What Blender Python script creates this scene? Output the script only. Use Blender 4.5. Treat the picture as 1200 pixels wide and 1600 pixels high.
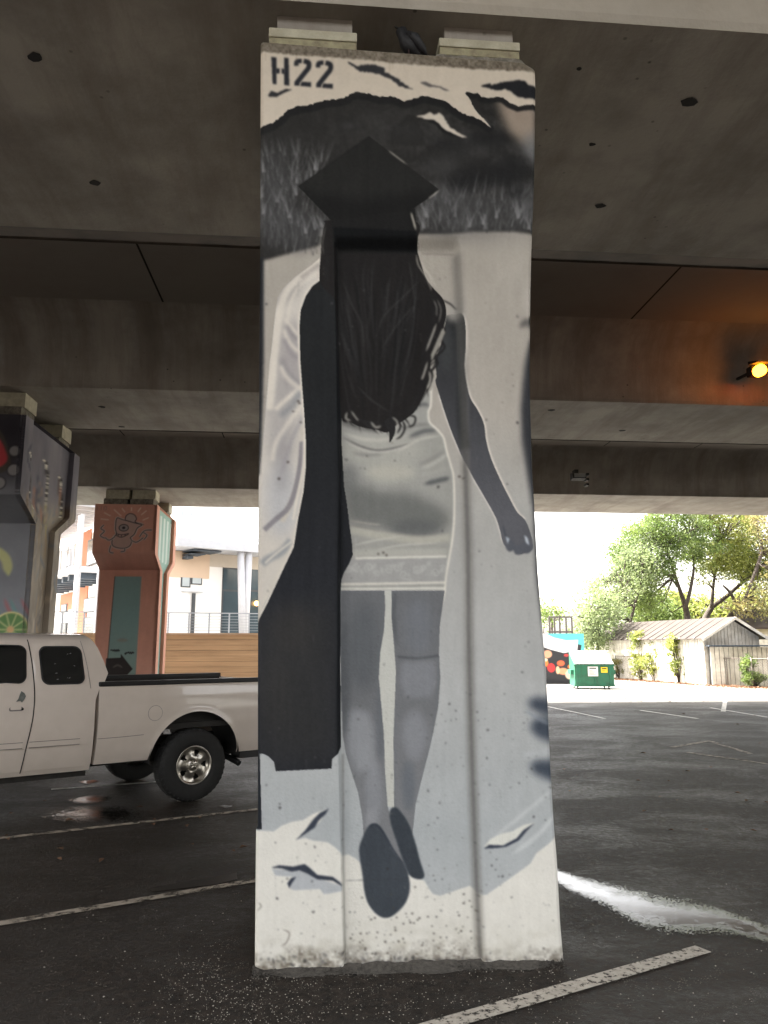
import bpy, math, random
from mathutils import Vector, Matrix, Euler, noise as mnoise
R = math.radians
scene = bpy.context.scene
for o in list(bpy.data.objects): bpy.data.objects.remove(o)
# ---------------------------------------------------------------- camera, sky, sun, exposure
EYE = 1.7; TILT = R(9.93); FPX = 1200.0            # eye height, upward tilt, focal length in photo pixels (1200 x 1600)
cd = bpy.data.cameras.new('camera'); cam = bpy.data.objects.new('camera', cd); scene.collection.objects.link(cam)
cam.location = (0, 0, EYE); cam.rotation_euler = (math.pi/2+TILT, 0, 0)
cd.sensor_fit = 'VERTICAL'; cd.sensor_height = 32.0; cd.sensor_width = 24.0; cd.lens = 32.0*FPX/1600
cd.clip_start = .05; cd.clip_end = 3000
scene.camera = cam
SUN_EL = R(56); SUN_AZ = R(-66)                    # azimuth from +Y towards +X: the sun stands high on the left, a little ahead
sdir = Vector((math.sin(SUN_AZ)*math.cos(SUN_EL), math.cos(SUN_AZ)*math.cos(SUN_EL), math.sin(SUN_EL)))
w = bpy.data.worlds.new('World'); scene.world = w; w.use_nodes = True
nt = w.node_tree; nt.nodes.clear()
sk = nt.nodes.new('ShaderNodeTexSky'); sk.sky_type = 'NISHITA'; sk.sun_disc = False
sk.sun_elevation = SUN_EL; sk.sun_rotation = SUN_AZ; sk.dust_density = 4.0; sk.air_density = 1.2; sk.ozone_density = .6; sk.altitude = 50
bg = nt.nodes.new('ShaderNodeBackground'); bg.inputs[1].default_value = .15
wo = nt.nodes.new('ShaderNodeOutputWorld'); hz = nt.nodes.new('ShaderNodeHueSaturation'); hz.inputs['Saturation'].default_value = .28; nt.links.new(sk.outputs[0], hz.inputs['Color'])   # thin white overcast
wm = nt.nodes.new('ShaderNodeMixRGB'); wm.blend_type = 'MULTIPLY'; wm.inputs[0].default_value = 1; wm.inputs[2].default_value = (1.05, 1.0, .94, 1); nt.links.new(hz.outputs[0], wm.inputs[1]); nt.links.new(wm.outputs[0], bg.inputs[0]); nt.links.new(bg.outputs[0], wo.inputs[0])
sl = bpy.data.lights.new('sun', 'SUN'); sl.energy = 5.0; sl.angle = R(.6); sl.color = (1, .95, .87)
so = bpy.data.objects.new('sun', sl); scene.collection.objects.link(so); so.rotation_euler = sdir.to_track_quat('Z', 'Y').to_euler()
scene.view_settings.view_transform = 'Standard'; scene.view_settings.look = 'None'; scene.view_settings.gamma = 1; scene.view_settings.use_curve_mapping = False
scene.view_settings.exposure = 2.8
scene.render.engine = 'CYCLES'
scene.cycles.max_bounces = 8; scene.cycles.diffuse_bounces = 5

# ---------------------------------------------------------------- paint plans (numpy)
import numpy as np
class Plan:
    """A wall painting planned on a flat sheet; sampled into a mesh colour attribute."""
    def __init__(s, x0, y0, x1, y1, res, base):
        s.x0, s.y0, s.res = x0, y0, res
        s.W = int(round((x1-x0)*res)); s.H = int(round((y1-y0)*res))
        s.img = np.empty((s.H, s.W, 3)); s.img[:] = base
        s.X = x0+(np.arange(s.W)+.5)/res; s.Y = y0+(np.arange(s.H)+.5)/res
        s.clip = None; s.rng = np.random.RandomState(7)
    def cover(s, pts, soft=0):
        P = np.array(pts, float)
        pad = soft*2.2+2/s.res
        i0 = max(0, int((P[:,0].min()-pad-s.x0)*s.res)); i1 = min(s.W, int((P[:,0].max()+pad-s.x0)*s.res)+2)
        j0 = max(0, int((P[:,1].min()-pad-s.y0)*s.res)); j1 = min(s.H, int((P[:,1].max()+pad-s.y0)*s.res)+2)
        if i1 <= i0 or j1 <= j0: return None
        acc = np.zeros((j1-j0, i1-i0)); n = 0
        for oy in (-.25, .25):
            for ox in (-.25, .25):
                xs = s.X[i0:i1]+ox/s.res; ys = s.Y[j0:j1]+oy/s.res
                ins = np.zeros((j1-j0, i1-i0), bool)
                for k in range(len(P)):
                    ax, ay = P[k-1]; bx, by = P[k]
                    if ay == by: continue
                    r = np.nonzero((ay <= ys) != (by <= ys))[0]
                    if len(r) == 0: continue
                    xi = ax+(ys[r]-ay)*(bx-ax)/(by-ay)
                    ins[r] ^= xs[None, :] < xi[:, None]
                acc += ins; n += 1
        acc /= n
        if soft > 0: acc = s.blur(acc, soft)
        return (j0, j1, i0, i1, acc)
    def blur(s, a, soft):
        k = max(1, int(round(soft*s.res*.8)))
        for _ in range(2):
            for ax in (0, 1):
                pd = [(0, 0), (0, 0)]; pd[ax] = (k+1, k)
                c = np.cumsum(np.pad(a, pd, mode='edge'), axis=ax)
                n = a.shape[ax]
                if ax == 0: a = (c[2*k+1:2*k+1+n]-c[:n])/(2*k+1)
                else: a = (c[:, 2*k+1:2*k+1+n]-c[:, :n])/(2*k+1)
        return a
    def lay(s, cv, col, a=1.):
        if cv is None: return
        j0, j1, i0, i1, m = cv
        m = m*a
        if s.clip is not None: m = m*s.clip[j0:j1, i0:i1]
        if callable(col): col = col(s.X[i0:i1][None, :], s.Y[j0:j1][:, None])
        r = s.img[j0:j1, i0:i1]
        r += (np.asarray(col, float)-r)*m[..., None]
    def poly(s, pts, col, soft=0, a=1., smooth=False):
        if smooth: pts = catmull(pts, True)
        s.lay(s.cover(pts, soft), G3(col), a)
    def ell(s, cx, cy, rx, ry, col, soft=0, a=1., rot=0):
        t = np.linspace(0, 2*np.pi, 40, endpoint=False); c, d = np.cos(rot), np.sin(rot)
        s.poly([(cx+rx*np.cos(q)*c-ry*np.sin(q)*d, cy+rx*np.cos(q)*d+ry*np.sin(q)*c) for q in t], col, soft, a)
    def stroke(s, pts, w, col, soft=0, a=1., taper=True, smooth=True):
        if smooth and len(pts) > 2: pts = catmull(pts, False)
        P = np.array(pts, float); n = len(P)
        T = np.gradient(P, axis=0); T /= np.maximum(1e-9, np.hypot(T[:,0], T[:,1]))[:, None]
        N = np.stack([-T[:,1], T[:,0]], 1); t = np.linspace(0, 1, n)
        ww = w/2*(np.clip(np.sin(np.pi*t)*1.5, .12, 1) if taper is True else (np.clip(1-t, .1, 1) if taper == 'end' else np.ones(n)))
        s.poly(np.concatenate([P+N*ww[:, None], (P-N*ww[:, None])[::-1]]), col, soft, a)
    def mask(s, pts, smooth=False, soft=0):
        if pts is None: s.clip = None; return
        if smooth: pts = catmull(pts, True)
        m = np.zeros((s.H, s.W)); j0, j1, i0, i1, c = s.cover(pts, soft); m[j0:j1, i0:i1] = c; s.clip = m
    def noise(s, scale, seed, sy=None):
        """smooth value noise, about -1..1"""
        r = np.random.RandomState(seed); sy = sy or scale
        gx = int((s.W/s.res)/scale)+3; gy = int((s.H/s.res)/sy)+3
        g = r.rand(gy, gx)*2-1
        fx = (s.X-s.x0)/scale; fy = (s.Y-s.y0)/sy
        ix = fx.astype(int); iy = fy.astype(int); tx = fx-ix; ty = fy-iy
        tx = tx*tx*(3-2*tx); ty = ty*ty*(3-2*ty)
        a = g[iy][:, ix]; b = g[iy][:, ix+1]; c = g[iy+1][:, ix]; d = g[iy+1][:, ix+1]
        tx = tx[None, :]; ty = ty[:, None]
        return (a*(1-tx)+b*tx)*(1-ty)+(c*(1-tx)+d*tx)*ty
    def sample(s, x, y):
        fx = np.clip((x-s.x0)*s.res-.5, 0, s.W-1.001); fy = np.clip((y-s.y0)*s.res-.5, 0, s.H-1.001)
        ix = fx.astype(int); iy = fy.astype(int); tx = (fx-ix)[:, None]; ty = (fy-iy)[:, None]
        g = s.img
        return (g[iy, ix]*(1-tx)+g[iy, ix+1]*tx)*(1-ty)+(g[iy+1, ix]*(1-tx)+g[iy+1, ix+1]*tx)*ty
def G3(c):
    if callable(c): return c
    if isinstance(c, (int, float)): return np.array([c, c, c], float)
    return np.array(c, float)
def catmull(pts, closed, n=6):
    P = np.array(pts, float); out = []
    m = len(P); rng = range(m) if closed else range(m-1)
    for i in rng:
        if closed: a, b, c, d = P[i-1], P[i], P[(i+1) % m], P[(i+2) % m]
        else: a, b, c, d = P[max(0, i-1)], P[i], P[i+1], P[min(m-1, i+2)]
        for k in range(n):
            t = k/n
            out.append(.5*((2*b)+(c-a)*t+(2*a-5*b+4*c-d)*t*t+(3*b-a-3*c+d)*t**3))
    if not closed: out.append(P[-1])
    return np.array(out)
def ragged(pts, amp, seed, step=3.):
    """torn-paper edge: subdivide a polyline and jitter it"""
    r = np.random.RandomState(seed); P = np.array(pts, float); out = []
    for i in range(len(P)-1):
        L = np.hypot(*(P[i+1]-P[i])); k = max(1, int(L/step))
        for j in range(k):
            q = P[i]+(P[i+1]-P[i])*j/k
            out.append(q+r.uniform(-amp, amp, 2)*(0 if (i == 0 and j == 0) else 1))
    out.append(P[-1]); return [tuple(q) for q in out]

WHITE = (226, 220, 208); WHITE2 = (228, 226, 218)
def paint_walker():
    p = Plan(388, 55, 892, 1535, 1., (0, 0, 0)); rs = np.random.RandomState(3)
    # base greys from warm (top) to cool (bottom)
    ky = [55, 420, 640, 800, 1000, 1300, 1535]
    kc = np.array([(184, 177, 165), (174, 168, 157), (177, 171, 161), (178, 177, 172), (183, 184, 182), (178, 183, 185), (184, 188, 190)], float)
    for c in range(3): p.img[:, :, c] = np.interp(p.Y, ky, kc[:, c])[:, None]
    p.img += (p.noise(60, 1)*3+p.noise(14, 2, 40)*2)[..., None]
    # ---- dark background of the upper picture
    DK = (46, 45, 43)
    p.poly([(385, 150), (900, 140), (900, 362), (838, 366), (800, 362), (740, 362), (700, 366), (650, 366), (600, 380), (520, 376), (490, 386), (450, 396), (420, 405), (385, 412)], DK, soft=3)
    n1 = p.noise(26, 11, 20)+.6*p.noise(10, 12, 8)+.4*p.noise(5, 15)
    reg = np.clip((p.Y[:, None]-160)/20, 0, 1)*np.clip((372-p.Y[:, None])/14, 0, 1)*np.clip(1-np.abs(p.X[None, :]-800)/400, 0, 1)
    p.img += (np.clip(n1, -.3, 2)*17*reg)[..., None]
    p.clip = np.clip((p.Y[:, None]-185)/25, 0, 1)*np.ones((1, p.W))
    for cx, cy, rx, ry, v in [(545, 190, 26, 10, 62), (505, 182, 12, 5, 80), (545, 195, 8, 5, 84), (640, 190, 40, 16, 56), (430, 290, 30, 60, 80), (432, 350, 34, 36, 76), (470, 360, 30, 30, 72), (700, 310, 40, 20, 84), (760, 330, 80, 26, 84), (820, 320, 20, 30, 92), (830, 230, 14, 20, 116), (740, 225, 60, 14, 66), (690, 262, 30, 10, 74), (715, 345, 50, 14, 88)]:
        p.ell(cx, cy, rx, ry, v, soft=max(rx, ry)*.45, a=.75)
    # soft dark foliage masses on the right
    for cx, cy, rx, ry in [(760, 275, 45, 18), (800, 265, 30, 22), (720, 285, 25, 14), (700, 225, 30, 8), (770, 215, 40, 12), (810, 300, 20, 10)]:
        p.ell(cx, cy, rx, ry, 32, soft=10, a=.8)
    p.clip = None
    p.poly([(775, 150), (838, 160), (842, 225), (815, 222), (795, 205), (785, 185)], (165, 150, 134), soft=9, a=.95)
    p.poly([(815, 214), (842, 200), (842, 262), (828, 245)], 120, soft=8, a=.6)
    # grass strokes
    for i in range(560):
        if i < 330: x = rs.uniform(404, 515); y = rs.uniform(232, 398); lean = (x-455)*.004+rs.uniform(-.25, .25)
        else: x = rs.uniform(648, 836); y = rs.uniform(300, 362); lean = rs.uniform(-.5, .5)+(x-720)*.002
        L = rs.uniform(14, 38); v = rs.uniform(92, 156)
        p.stroke([(x, y), (x+lean*L*.5, y-L*.5), (x+lean*L*1.2, y-L)], rs.uniform(.8, 2.2), v, soft=.7, a=rs.uniform(.25, .65), taper='end')
    for k in range(26):
        tx = rs.uniform(408, 505) if k < 15 else rs.uniform(655, 832); ty = rs.uniform(262, 392) if k < 15 else rs.uniform(325, 362)
        for i in range(9):
            an = rs.uniform(-.55, .55); L = rs.uniform(18, 42); p.stroke([(tx+rs.uniform(-3, 3), ty), (tx+an*L*.4, ty-L*.5), (tx+an*L, ty-L)], rs.uniform(1, 2), rs.uniform(112, 164), soft=.6, a=rs.uniform(.35, .7), taper='end')
    for i in range(300):
        x = rs.uniform(404, 515) if i < 170 else rs.uniform(650, 836); y = rs.uniform(250, 400) if i < 170 else rs.uniform(320, 366)
        L = rs.uniform(8, 26); p.stroke([(x, y), (x+rs.uniform(-5, 5), y-L)], rs.uniform(1, 2.5), 38, soft=.8, a=.4, taper='end')
    # ---- torn white paper at the top
    tl = [(385, 199), (408, 198), (426, 192), (440, 182), (447, 173), (466, 166), (486, 164), (506, 157), (530, 155), (544, 150), (549, 145), (560, 143), (576, 146), (592, 151), (610, 150), (624, 155), (632, 158), (646, 154), (660, 150), (668, 151), (680, 154), (694, 157), (706, 166), (720, 176), (736, 182), (750, 186), (758, 192), (767, 199)]
    tr = [(758, 188), (748, 178), (740, 168), (734, 154), (727, 146), (729, 143), (740, 146), (746, 145), (752, 151), (764, 153), (778, 151), (786, 152), (796, 160), (810, 166), (820, 164), (838, 163), (900, 162)]
    edge = ragged(tl, 1.1, 5)
    p.stroke([(x+1, y+5) for x, y in tl], 13, 31, soft=1.5, a=.9, taper=False, smooth=False)
    p.stroke([(x-1, y+4) for x, y in tr[4:]], 9, 31, soft=1, a=.95, taper=False, smooth=False)
    p.poly(edge+ragged(tr, .5, 6)+[(900, 40), (385, 40)], (214, 202, 184))
    p.stroke([(757, 186), (767, 199)], 5, 215, soft=.5)
    blk = lambda pts, c=(38, 39, 42), amp=.7, seed=1: p.poly(ragged(pts+[pts[0]], amp, seed, 2.5), c, soft=.4)
    blk([(543, 96), (560, 103), (570, 100), (586, 101), (600, 105), (602, 113), (620, 122), (632, 132), (646, 139), (639, 139), (624, 134), (616, 127), (596, 117), (576, 113), (562, 111), (548, 101)], (52, 52, 54), 1.2)
    blk([(656, 129), (666, 128), (676, 133), (688, 135), (702, 142), (696, 142), (686, 137), (670, 136), (659, 131)], (98, 94, 92), .4)
    blk([(419, 149), (424, 142), (434, 145), (446, 139), (457, 140), (446, 144), (432, 152), (420, 151)], (48, 48, 50), .4)
    blk([(751, 135), (767, 129), (768, 133), (780, 129), (800, 126), (812, 125), (820, 127), (826, 133), (845, 136), (845, 155), (820, 153), (806, 150), (798, 142), (788, 139), (778, 142), (768, 139), (760, 136)], (34, 35, 38), .9)
    blk([(650, 182), (662, 180), (672, 175), (678, 179), (688, 176), (696, 187), (702, 198), (714, 206), (730, 215), (720, 215), (706, 208), (694, 203), (686, 194), (678, 188), (668, 188), (658, 184)], (214, 204, 188), .8)
    p.stroke([(660, 187), (680, 192), (695, 206), (726, 218)], 4, 28, soft=.6)
    # stencilled pier number
    ink = (44, 45, 50)
    for q in ([(424, 89), (432, 90), (432, 132), (426, 131)], [(444, 90), (451, 91), (452, 134), (444, 133)], [(431, 107), (437, 107), (437, 115), (431, 115)], [(440, 107), (445, 108), (445, 116), (440, 115)]): p.poly(q, ink, soft=.4)
    for ox, oy in ((0, 0), (34, 2.6)):
        q = lambda a: [(x+ox, y+oy) for x, y in a]
        p.stroke(q([(463, 103), (464, 96.5), (471.5, 95.5)]), 7, ink, soft=.4, taper=False)
        p.stroke(q([(474.5, 95.5), (482, 98), (482, 106), (476, 114), (469, 123), (463, 131)]), 7.5, ink, soft=.4, taper=False)
        p.poly(q([(460, 130), (466, 124), (468, 134), (460, 134)]), ink, soft=.4)
        p.poly(q([(471, 128), (486, 128.5), (486, 136), (469, 134.5)]), ink, soft=.4)
    # rust runs from the cap
    for i in range(46):
        x = rs.uniform(600, 700) if i < 26 else rs.uniform(410, 830)
        p.stroke([(x, 84), (x+rs.uniform(-1, 1), 84+rs.uniform(10, 70 if i % 6 == 0 else 26))], rs.uniform(.7, 1.8), (120, 96, 72), soft=.5, a=rs.uniform(.15, .45), taper='end')
    # ---- cape / gown hanging at the left
    cape = [(503, 400), (487, 414), (462, 432), (443, 450), (434, 465), (430, 490), (426, 530), (421, 570), (417, 620), (411, 690), (403, 760), (385, 800), (385, 990), (402, 965), (470, 830), (520, 700), (520, 420)]
    p.mask(cape)
    p.poly(cape, (212, 206, 196)); p.ell(455, 560, 22, 60, (160, 155, 155), soft=12, a=.8); p.ell(455, 445, 14, 40, (150, 146, 144), soft=8, a=.8, rot=.6)
    p.ell(440, 660, 24, 70, (168, 164, 162), soft=12, a=.7); p.ell(440, 780, 26, 60, (186, 188, 192), soft=14, a=.7); p.ell(440, 720, 12, 50, (158, 155, 156), soft=9, a=.6)
    W = (226, 219, 206)
    for pts, w, c, sf, a in [
        ([(503, 402), (470, 432), (448, 455), (437, 490), (428, 560), (421, 640)], 12, W, 3, .9),
        ([(498, 425), (470, 445), (455, 470), (450, 500)], 5, W, 2, .8), ([(500, 412), (470, 434)], 5, (160, 152, 146), 2, .7),
        ([(445, 498), (455, 512), (466, 524)], 6, W, 2, .9), ([(443, 515), (452, 535), (466, 550)], 6, W, 2, .8),
        ([(448, 508), (458, 524), (466, 532)], 5, (140, 136, 138), 2, .6), ([(444, 530), (455, 552), (467, 562)], 6, (150, 146, 148), 2.5, .6),
        ([(440, 560), (448, 580), (470, 602)], 8, (148, 145, 146), 3.5, .7), ([(438, 572), (450, 592), (470, 608)], 7, W, 3, .7),
        ([(471, 605), (450, 622), (430, 640)], 7, W, 2, .9), ([(470, 612), (455, 635), (438, 650)], 10, (148, 150, 152), 4, .8),
        ([(474, 632), (455, 655), (432, 690), (425, 720)], 7, W, 3, .7), ([(474, 650), (455, 690), (440, 740)], 6, (160, 157, 160), 3, .6),
        ([(474, 668), (472, 720), (462, 770), (440, 815)], 9, (206, 198, 184), 2, .9),
        ([(472, 690), (469, 728), (460, 770), (449, 795), (430, 812), (413, 828)], 8, (142, 138, 142), .9, .95),
        ([(476, 680), (474, 728), (466, 770), (458, 812)], 4, W, 1, .9),
        ([(455, 844), (440, 862), (418, 874), (410, 882)], 12, (150, 154, 158), 3, .8), ([(456, 846), (430, 866), (414, 880)], 3, W, 1, .9),
        ([(462, 830), (458, 858), (440, 890), (422, 925), (402, 965)], 9, (214, 208, 196), 2, .9)]:
        p.stroke(pts, w, c, soft=sf, a=a, taper=False)
    p.mask(None)
    # black gown
    gown = [(500, 438), (488, 447), (478, 462), (470, 484), (468, 510), (469, 560), (472, 600), (475, 640), (478, 690), (478, 730), (474, 770), (466, 810), (459, 855), (446, 882), (432, 912), (418, 942), (406, 965), (385, 1010), (385, 1178), (412, 1178), (420, 1182), (428, 1190), (431, 1205), (518, 1201), (519, 1186), (528, 1178), (533, 1168), (532, 1040), (533, 920), (534, 906), (538, 894), (546, 880), (552, 866), (551, 850), (547, 820), (543, 786), (538, 755), (536, 720), (534, 690), (534, 640), (560, 500), (540, 400), (510, 395)]
    p.stroke(gown[:18], 6, (222, 216, 204), soft=1, taper=False)
    def gcol(X, Y):
        t = np.clip((Y-600)/350, 0, 1); v = 33+10*t+0*X
        return np.stack([v-1+0*X, v+1+0*X, v+2+4*t+0*X], -1)
    p.poly(gown, gcol)
    p.mask(gown); p.poly([(400, 980), (525, 930), (525, 1190), (400, 1190)], (54, 54, 54), soft=30, a=.8); p.ell(455, 980, 34, 40, (60, 58, 56), soft=16, a=.5); p.ell(430, 1080, 26, 60, (58, 57, 56), soft=16, a=.5); p.stroke([(531, 400), (531, 1190)], 9, (24, 26, 29), soft=2, a=.9, taper=False); p.mask(None)
    # dark painted margins (left edge, right edge)
    p.poly([(385, 402), (412, 402), (412, 560), (410, 640), (408, 690), (405, 740), (385, 760)], (38, 40, 44), soft=2)
    p.poly([(385, 965), (405, 975), (406, 1176), (409, 1296), (385, 1298)], (36, 40, 46))
    p.poly([(845, 530), (829, 532), (822, 560), (817, 600), (814, 640), (816, 690), (824, 740), (834, 800), (838, 900), (850, 980), (860, 900), (850, 600)], (48, 50, 54), soft=5, a=.95)
    p.stroke([(835, 515), (824, 503), (812, 512)], 10, (90, 88, 86), soft=4, a=.8); p.ell(831, 500, 4, 8, 26, soft=1.5)
    p.ell(826, 470, 8, 24, (192, 186, 176), soft=5, a=.7)
    for cx, cy, rx, ry in [(858, 1105, 34, 13), (860, 1140, 32, 18), (866, 1205, 38, 15)]: p.ell(cx, cy, rx, ry, (66, 74, 86), soft=8, a=.95, rot=.25)
    p.stroke([(820, 1110), (840, 1122), (866, 1135)], 5, (140, 148, 158), soft=2, a=.7); p.stroke([(815, 1180), (840, 1178), (868, 1172)], 10, (188, 192, 194), soft=4, a=.8)
    p.stroke([(770, 1310), (820, 1270), (868, 1230)], 6, (204, 208, 208), soft=3, a=.7); p.stroke([(800, 1335), (840, 1305), (870, 1270)], 7, (208, 212, 212), soft=3, a=.7)
    p.stroke([(846, 830), (848, 900), (856, 960)], 8, (150, 165, 180), soft=4, a=.6)
    # ---- dress
    dress = [(534, 640), (640, 640), (660, 600), (676, 602), (674, 625), (671, 640), (673, 656), (685, 668), (694, 680), (699, 700), (706, 724), (710, 745), (711, 790), (710, 830), (706, 860), (701, 885), (697, 921), (533, 921), (534, 906), (538, 894), (546, 880), (552, 866), (551, 850), (547, 820), (543, 786), (538, 755), (536, 720)]
    p.poly(dress, (162, 162, 156)); p.mask(dress)
    p.ell(600, 700, 70, 24, (176, 175, 166), soft=12, a=.8); p.ell(612, 735, 40, 14, (186, 184, 172), soft=8, a=.9); p.ell(680, 700, 20, 40, (160, 160, 152), soft=10, a=.6)
    p.poly([(536, 752), (570, 757), (600, 768), (636, 766), (668, 778), (694, 792), (704, 806), (700, 824), (676, 834), (652, 839), (632, 834), (606, 826), (575, 820), (543, 812)], (108, 110, 107), soft=11, a=.9)
    p.ell(650, 822, 40, 12, (98, 100, 100), soft=7, a=.8); p.ell(545, 745, 16, 22, (120, 122, 120), soft=8, a=.7)
    for pts, w, c, sf, a in [
        ([(535, 655), (560, 664), (590, 668)], 9, (108, 108, 104), 3, .8), ([(535, 672), (565, 682), (600, 684), (640, 676)], 5, (196, 194, 184), 2, .9),
        ([(536, 680), (570, 696), (600, 700), (650, 688)], 3.5, (108, 108, 106), 1.5, .8), ([(540, 688), (580, 703), (620, 700), (660, 684)], 3, (192, 190, 182), 1.5, .8),
        ([(550, 704), (575, 708), (600, 706)], 4, (120, 120, 118), 2, .6), ([(640, 680), (665, 670), (684, 670)], 7, (92, 94, 94), 2.5, .8),
        ([(625, 668), (650, 661), (676, 660)], 5, (120, 120, 116), 2, .7), ([(650, 632), (662, 628), (673, 630)], 6, (96, 98, 98), 2.5, .8),
        ([(620, 705), (655, 684), (690, 678)], 4, (190, 188, 178), 1.8, .8), ([(660, 730), (685, 718), (702, 706)], 5, (192, 190, 182), 2, .8),
        ([(655, 724), (680, 712), (698, 700)], 4, (130, 130, 126), 2, .6), ([(664, 754), (688, 748), (705, 744)], 7, (84, 87, 88), 2, .85),
        ([(650, 742), (680, 735), (705, 728)], 3, (176, 174, 166), 2, .7), ([(545, 811), (575, 816), (596, 818)], 3, (160, 158, 150), 1, .9),
        ([(546, 819), (575, 824), (604, 832)], 3, (130, 128, 124), 1, .8), ([(548, 826), (580, 832), (620, 838), (660, 842), (705, 838)], 12, (182, 180, 168), 3, .9),
        ([(555, 850), (590, 842), (630, 836)], 3, (200, 198, 188), 1.2, .7), ([(590, 858), (630, 850), (690, 846)], 3, (202, 199, 190), 1.2, .6),
        ([(552, 864), (600, 862), (700, 862)], 12, (182, 181, 172), 3, .8)]:
        p.stroke(pts, w, c, soft=sf, a=a, taper=(w < 8))
    p.poly([(530, 873), (712, 871), (700, 908), (530, 910)], (163, 163, 160))
    for i in range(11):   # lace roses and leaves
        cx = 545+i*15+rs.uniform(-3, 3); cy = 890+rs.uniform(-8, 8); r = rs.uniform(5, 8)
        t = np.linspace(0, 9, 26); p.stroke([(cx+r*(1-q/11)*np.cos(q+i), cy+r*(1-q/11)*np.sin(q+i)) for q in t], 2, (188, 188, 184), soft=.5, a=.7, taper=False)
        p.ell(cx+8, cy+rs.uniform(-9, 9), 5, 3, (180, 180, 176), soft=.8, a=.7, rot=rs.uniform(0, 3))
    p.stroke([(556, 871), (600, 870), (700, 868)], 3, (224, 222, 212), soft=.6, taper=False); p.stroke([(533, 912), (600, 911), (700, 909)], 3.4, (220, 216, 206), soft=.6, taper=False)
    p.stroke([(533, 919), (600, 919), (700, 918)], 3.4, (222, 220, 210), soft=.6, taper=False); p.stroke([(545, 915), (640, 915)], 2, (150, 142, 134), soft=.5)
    p.mask(None)
    p.stroke([(675, 590), (675, 628), (671, 640), (673, 656), (685, 668), (695, 681), (700, 702), (707, 726), (711, 745), (712, 800), (709, 840), (704, 870), (699, 900), (697, 922), (692, 944)], 3.2, (226, 222, 210), soft=.6, taper=False)
    # ---- legs
    L1 = [(532, 922), (602, 922), (603, 950), (601, 985), (595, 1020), (593, 1060), (597, 1105), (601, 1150), (603, 1210), (607, 1262), (614, 1290), (640, 1372), (600, 1340), (575, 1300), (569, 1310), (567, 1280), (560, 1240), (550, 1210), (541, 1180), (536, 1150), (533, 1060)]
    L2 = [(613, 922), (697, 922), (693, 950), (689, 980), (688, 1020), (690, 1060), (687, 1105), (676, 1160), (662, 1215), (651, 1260), (647, 1300), (640, 1340), (628, 1300), (617, 1266), (617, 1220), (616, 1160), (618, 1100), (620, 1050), (617, 1010), (613, 965)]
    p.poly([(602, 922), (614, 922), (613, 965), (617, 1010), (620, 1050), (618, 1100), (616, 1160), (617, 1266), (606, 1262), (603, 1210), (597, 1105), (593, 1060), (595, 1020), (603, 950)], (196, 197, 190))
    def lcol(X, Y):
        t = np.clip((Y-1050)/200, 0, 1); v = 112+16*t; return np.stack([v-2+0*X, v+0*X, v+3+0*X], -1)
    for L in (L1, L2): p.poly(L, lcol)
    p.mask(L1); p.ell(570, 1010, 26, 70, (92, 96, 100), soft=14, a=.75); p.poly([(540, 1118), (552, 1108), (575, 1112), (588, 1140), (586, 1200), (560, 1210), (545, 1180)], (150, 153, 157), soft=8, a=.85); p.ell(596, 1130, 8, 60, (96, 100, 106), soft=5, a=.6)
    p.ell(585, 1240, 13, 50, (146, 149, 154), soft=6, a=.8); p.ell(580, 1285, 9, 18, (152, 154, 158), soft=4, a=.7); p.stroke([(575, 1230), (571, 1290)], 4, (88, 94, 102), soft=1.5, a=.7); p.ell(540, 1060, 8, 90, (88, 92, 96), soft=5, a=.6)
    p.mask(L2); p.ell(655, 980, 22, 46, (116, 120, 126), soft=10, a=.8); p.stroke([(622, 1026), (655, 1029), (690, 1024)], 4, (84, 88, 92), soft=1.5, a=.9, taper=False); p.poly([(628, 1034), (682, 1032), (686, 1060), (676, 1090), (636, 1092), (626, 1066)], (134, 137, 142), soft=5, a=.8)
    p.stroke([(633, 960), (636, 1020)], 8, (94, 98, 102), soft=4, a=.6); p.ell(650, 1150, 20, 40, (140, 143, 148), soft=8, a=.8); p.ell(640, 1230, 10, 40, (100, 106, 114), soft=6, a=.7); p.stroke([(620, 1100), (618, 1260)], 6, (92, 98, 106), soft=3, a=.7)
    p.stroke([(620, 922), (616, 960), (622, 1010)], 6, (84, 88, 92), soft=3, a=.7)
    p.mask(None)
    # right arm and hand
    arm = [(697, 492), (712, 486), (722, 489), (727, 505), (728, 540), (726, 570), (729, 598), (735, 622), (746, 640), (756, 662), (760, 690), (768, 718), (782, 750), (797, 780), (808, 800), (820, 812), (828, 830), (833, 852), (830, 861), (822, 864), (812, 866), (804, 860), (794, 857), (786, 848), (781, 828), (776, 812), (768, 796), (752, 768), (736, 740), (722, 706), (708, 672), (698, 644), (688, 612), (682, 590), (682, 560), (692, 530)]
    p.stroke(arm[2:16], 5, (224, 218, 206), soft=1, taper=False)
    p.stroke(arm[23:33], 4, (216, 212, 204), soft=1, taper=False)
    def acol(X, Y):
        t = np.clip((Y-480)/330, 0, 1); v = 40+58*t; return np.stack([v-1+0*X, v+0*X, v+1+4*t+0*X], -1)
    p.poly(arm, acol, smooth=True)
    p.mask(arm); p.ell(700, 540, 10, 40, (68, 71, 71), soft=6, a=.7); p.stroke([(715, 480), (722, 560), (722, 640), (728, 700)], 12, (38, 41, 42), soft=3, a=.8, taper=False); p.mask(None)
    p.poly([(698, 468), (712, 464), (724, 478), (722, 494), (706, 498), (697, 488)], (172, 168, 160), soft=6, a=.85)
    for cx, cy, rx, ry in ((797, 853, 7, 9), (810, 859, 8, 8), (823, 855, 8, 10)): p.ell(cx, cy, rx, ry, (92, 95, 102), soft=.5)
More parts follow.
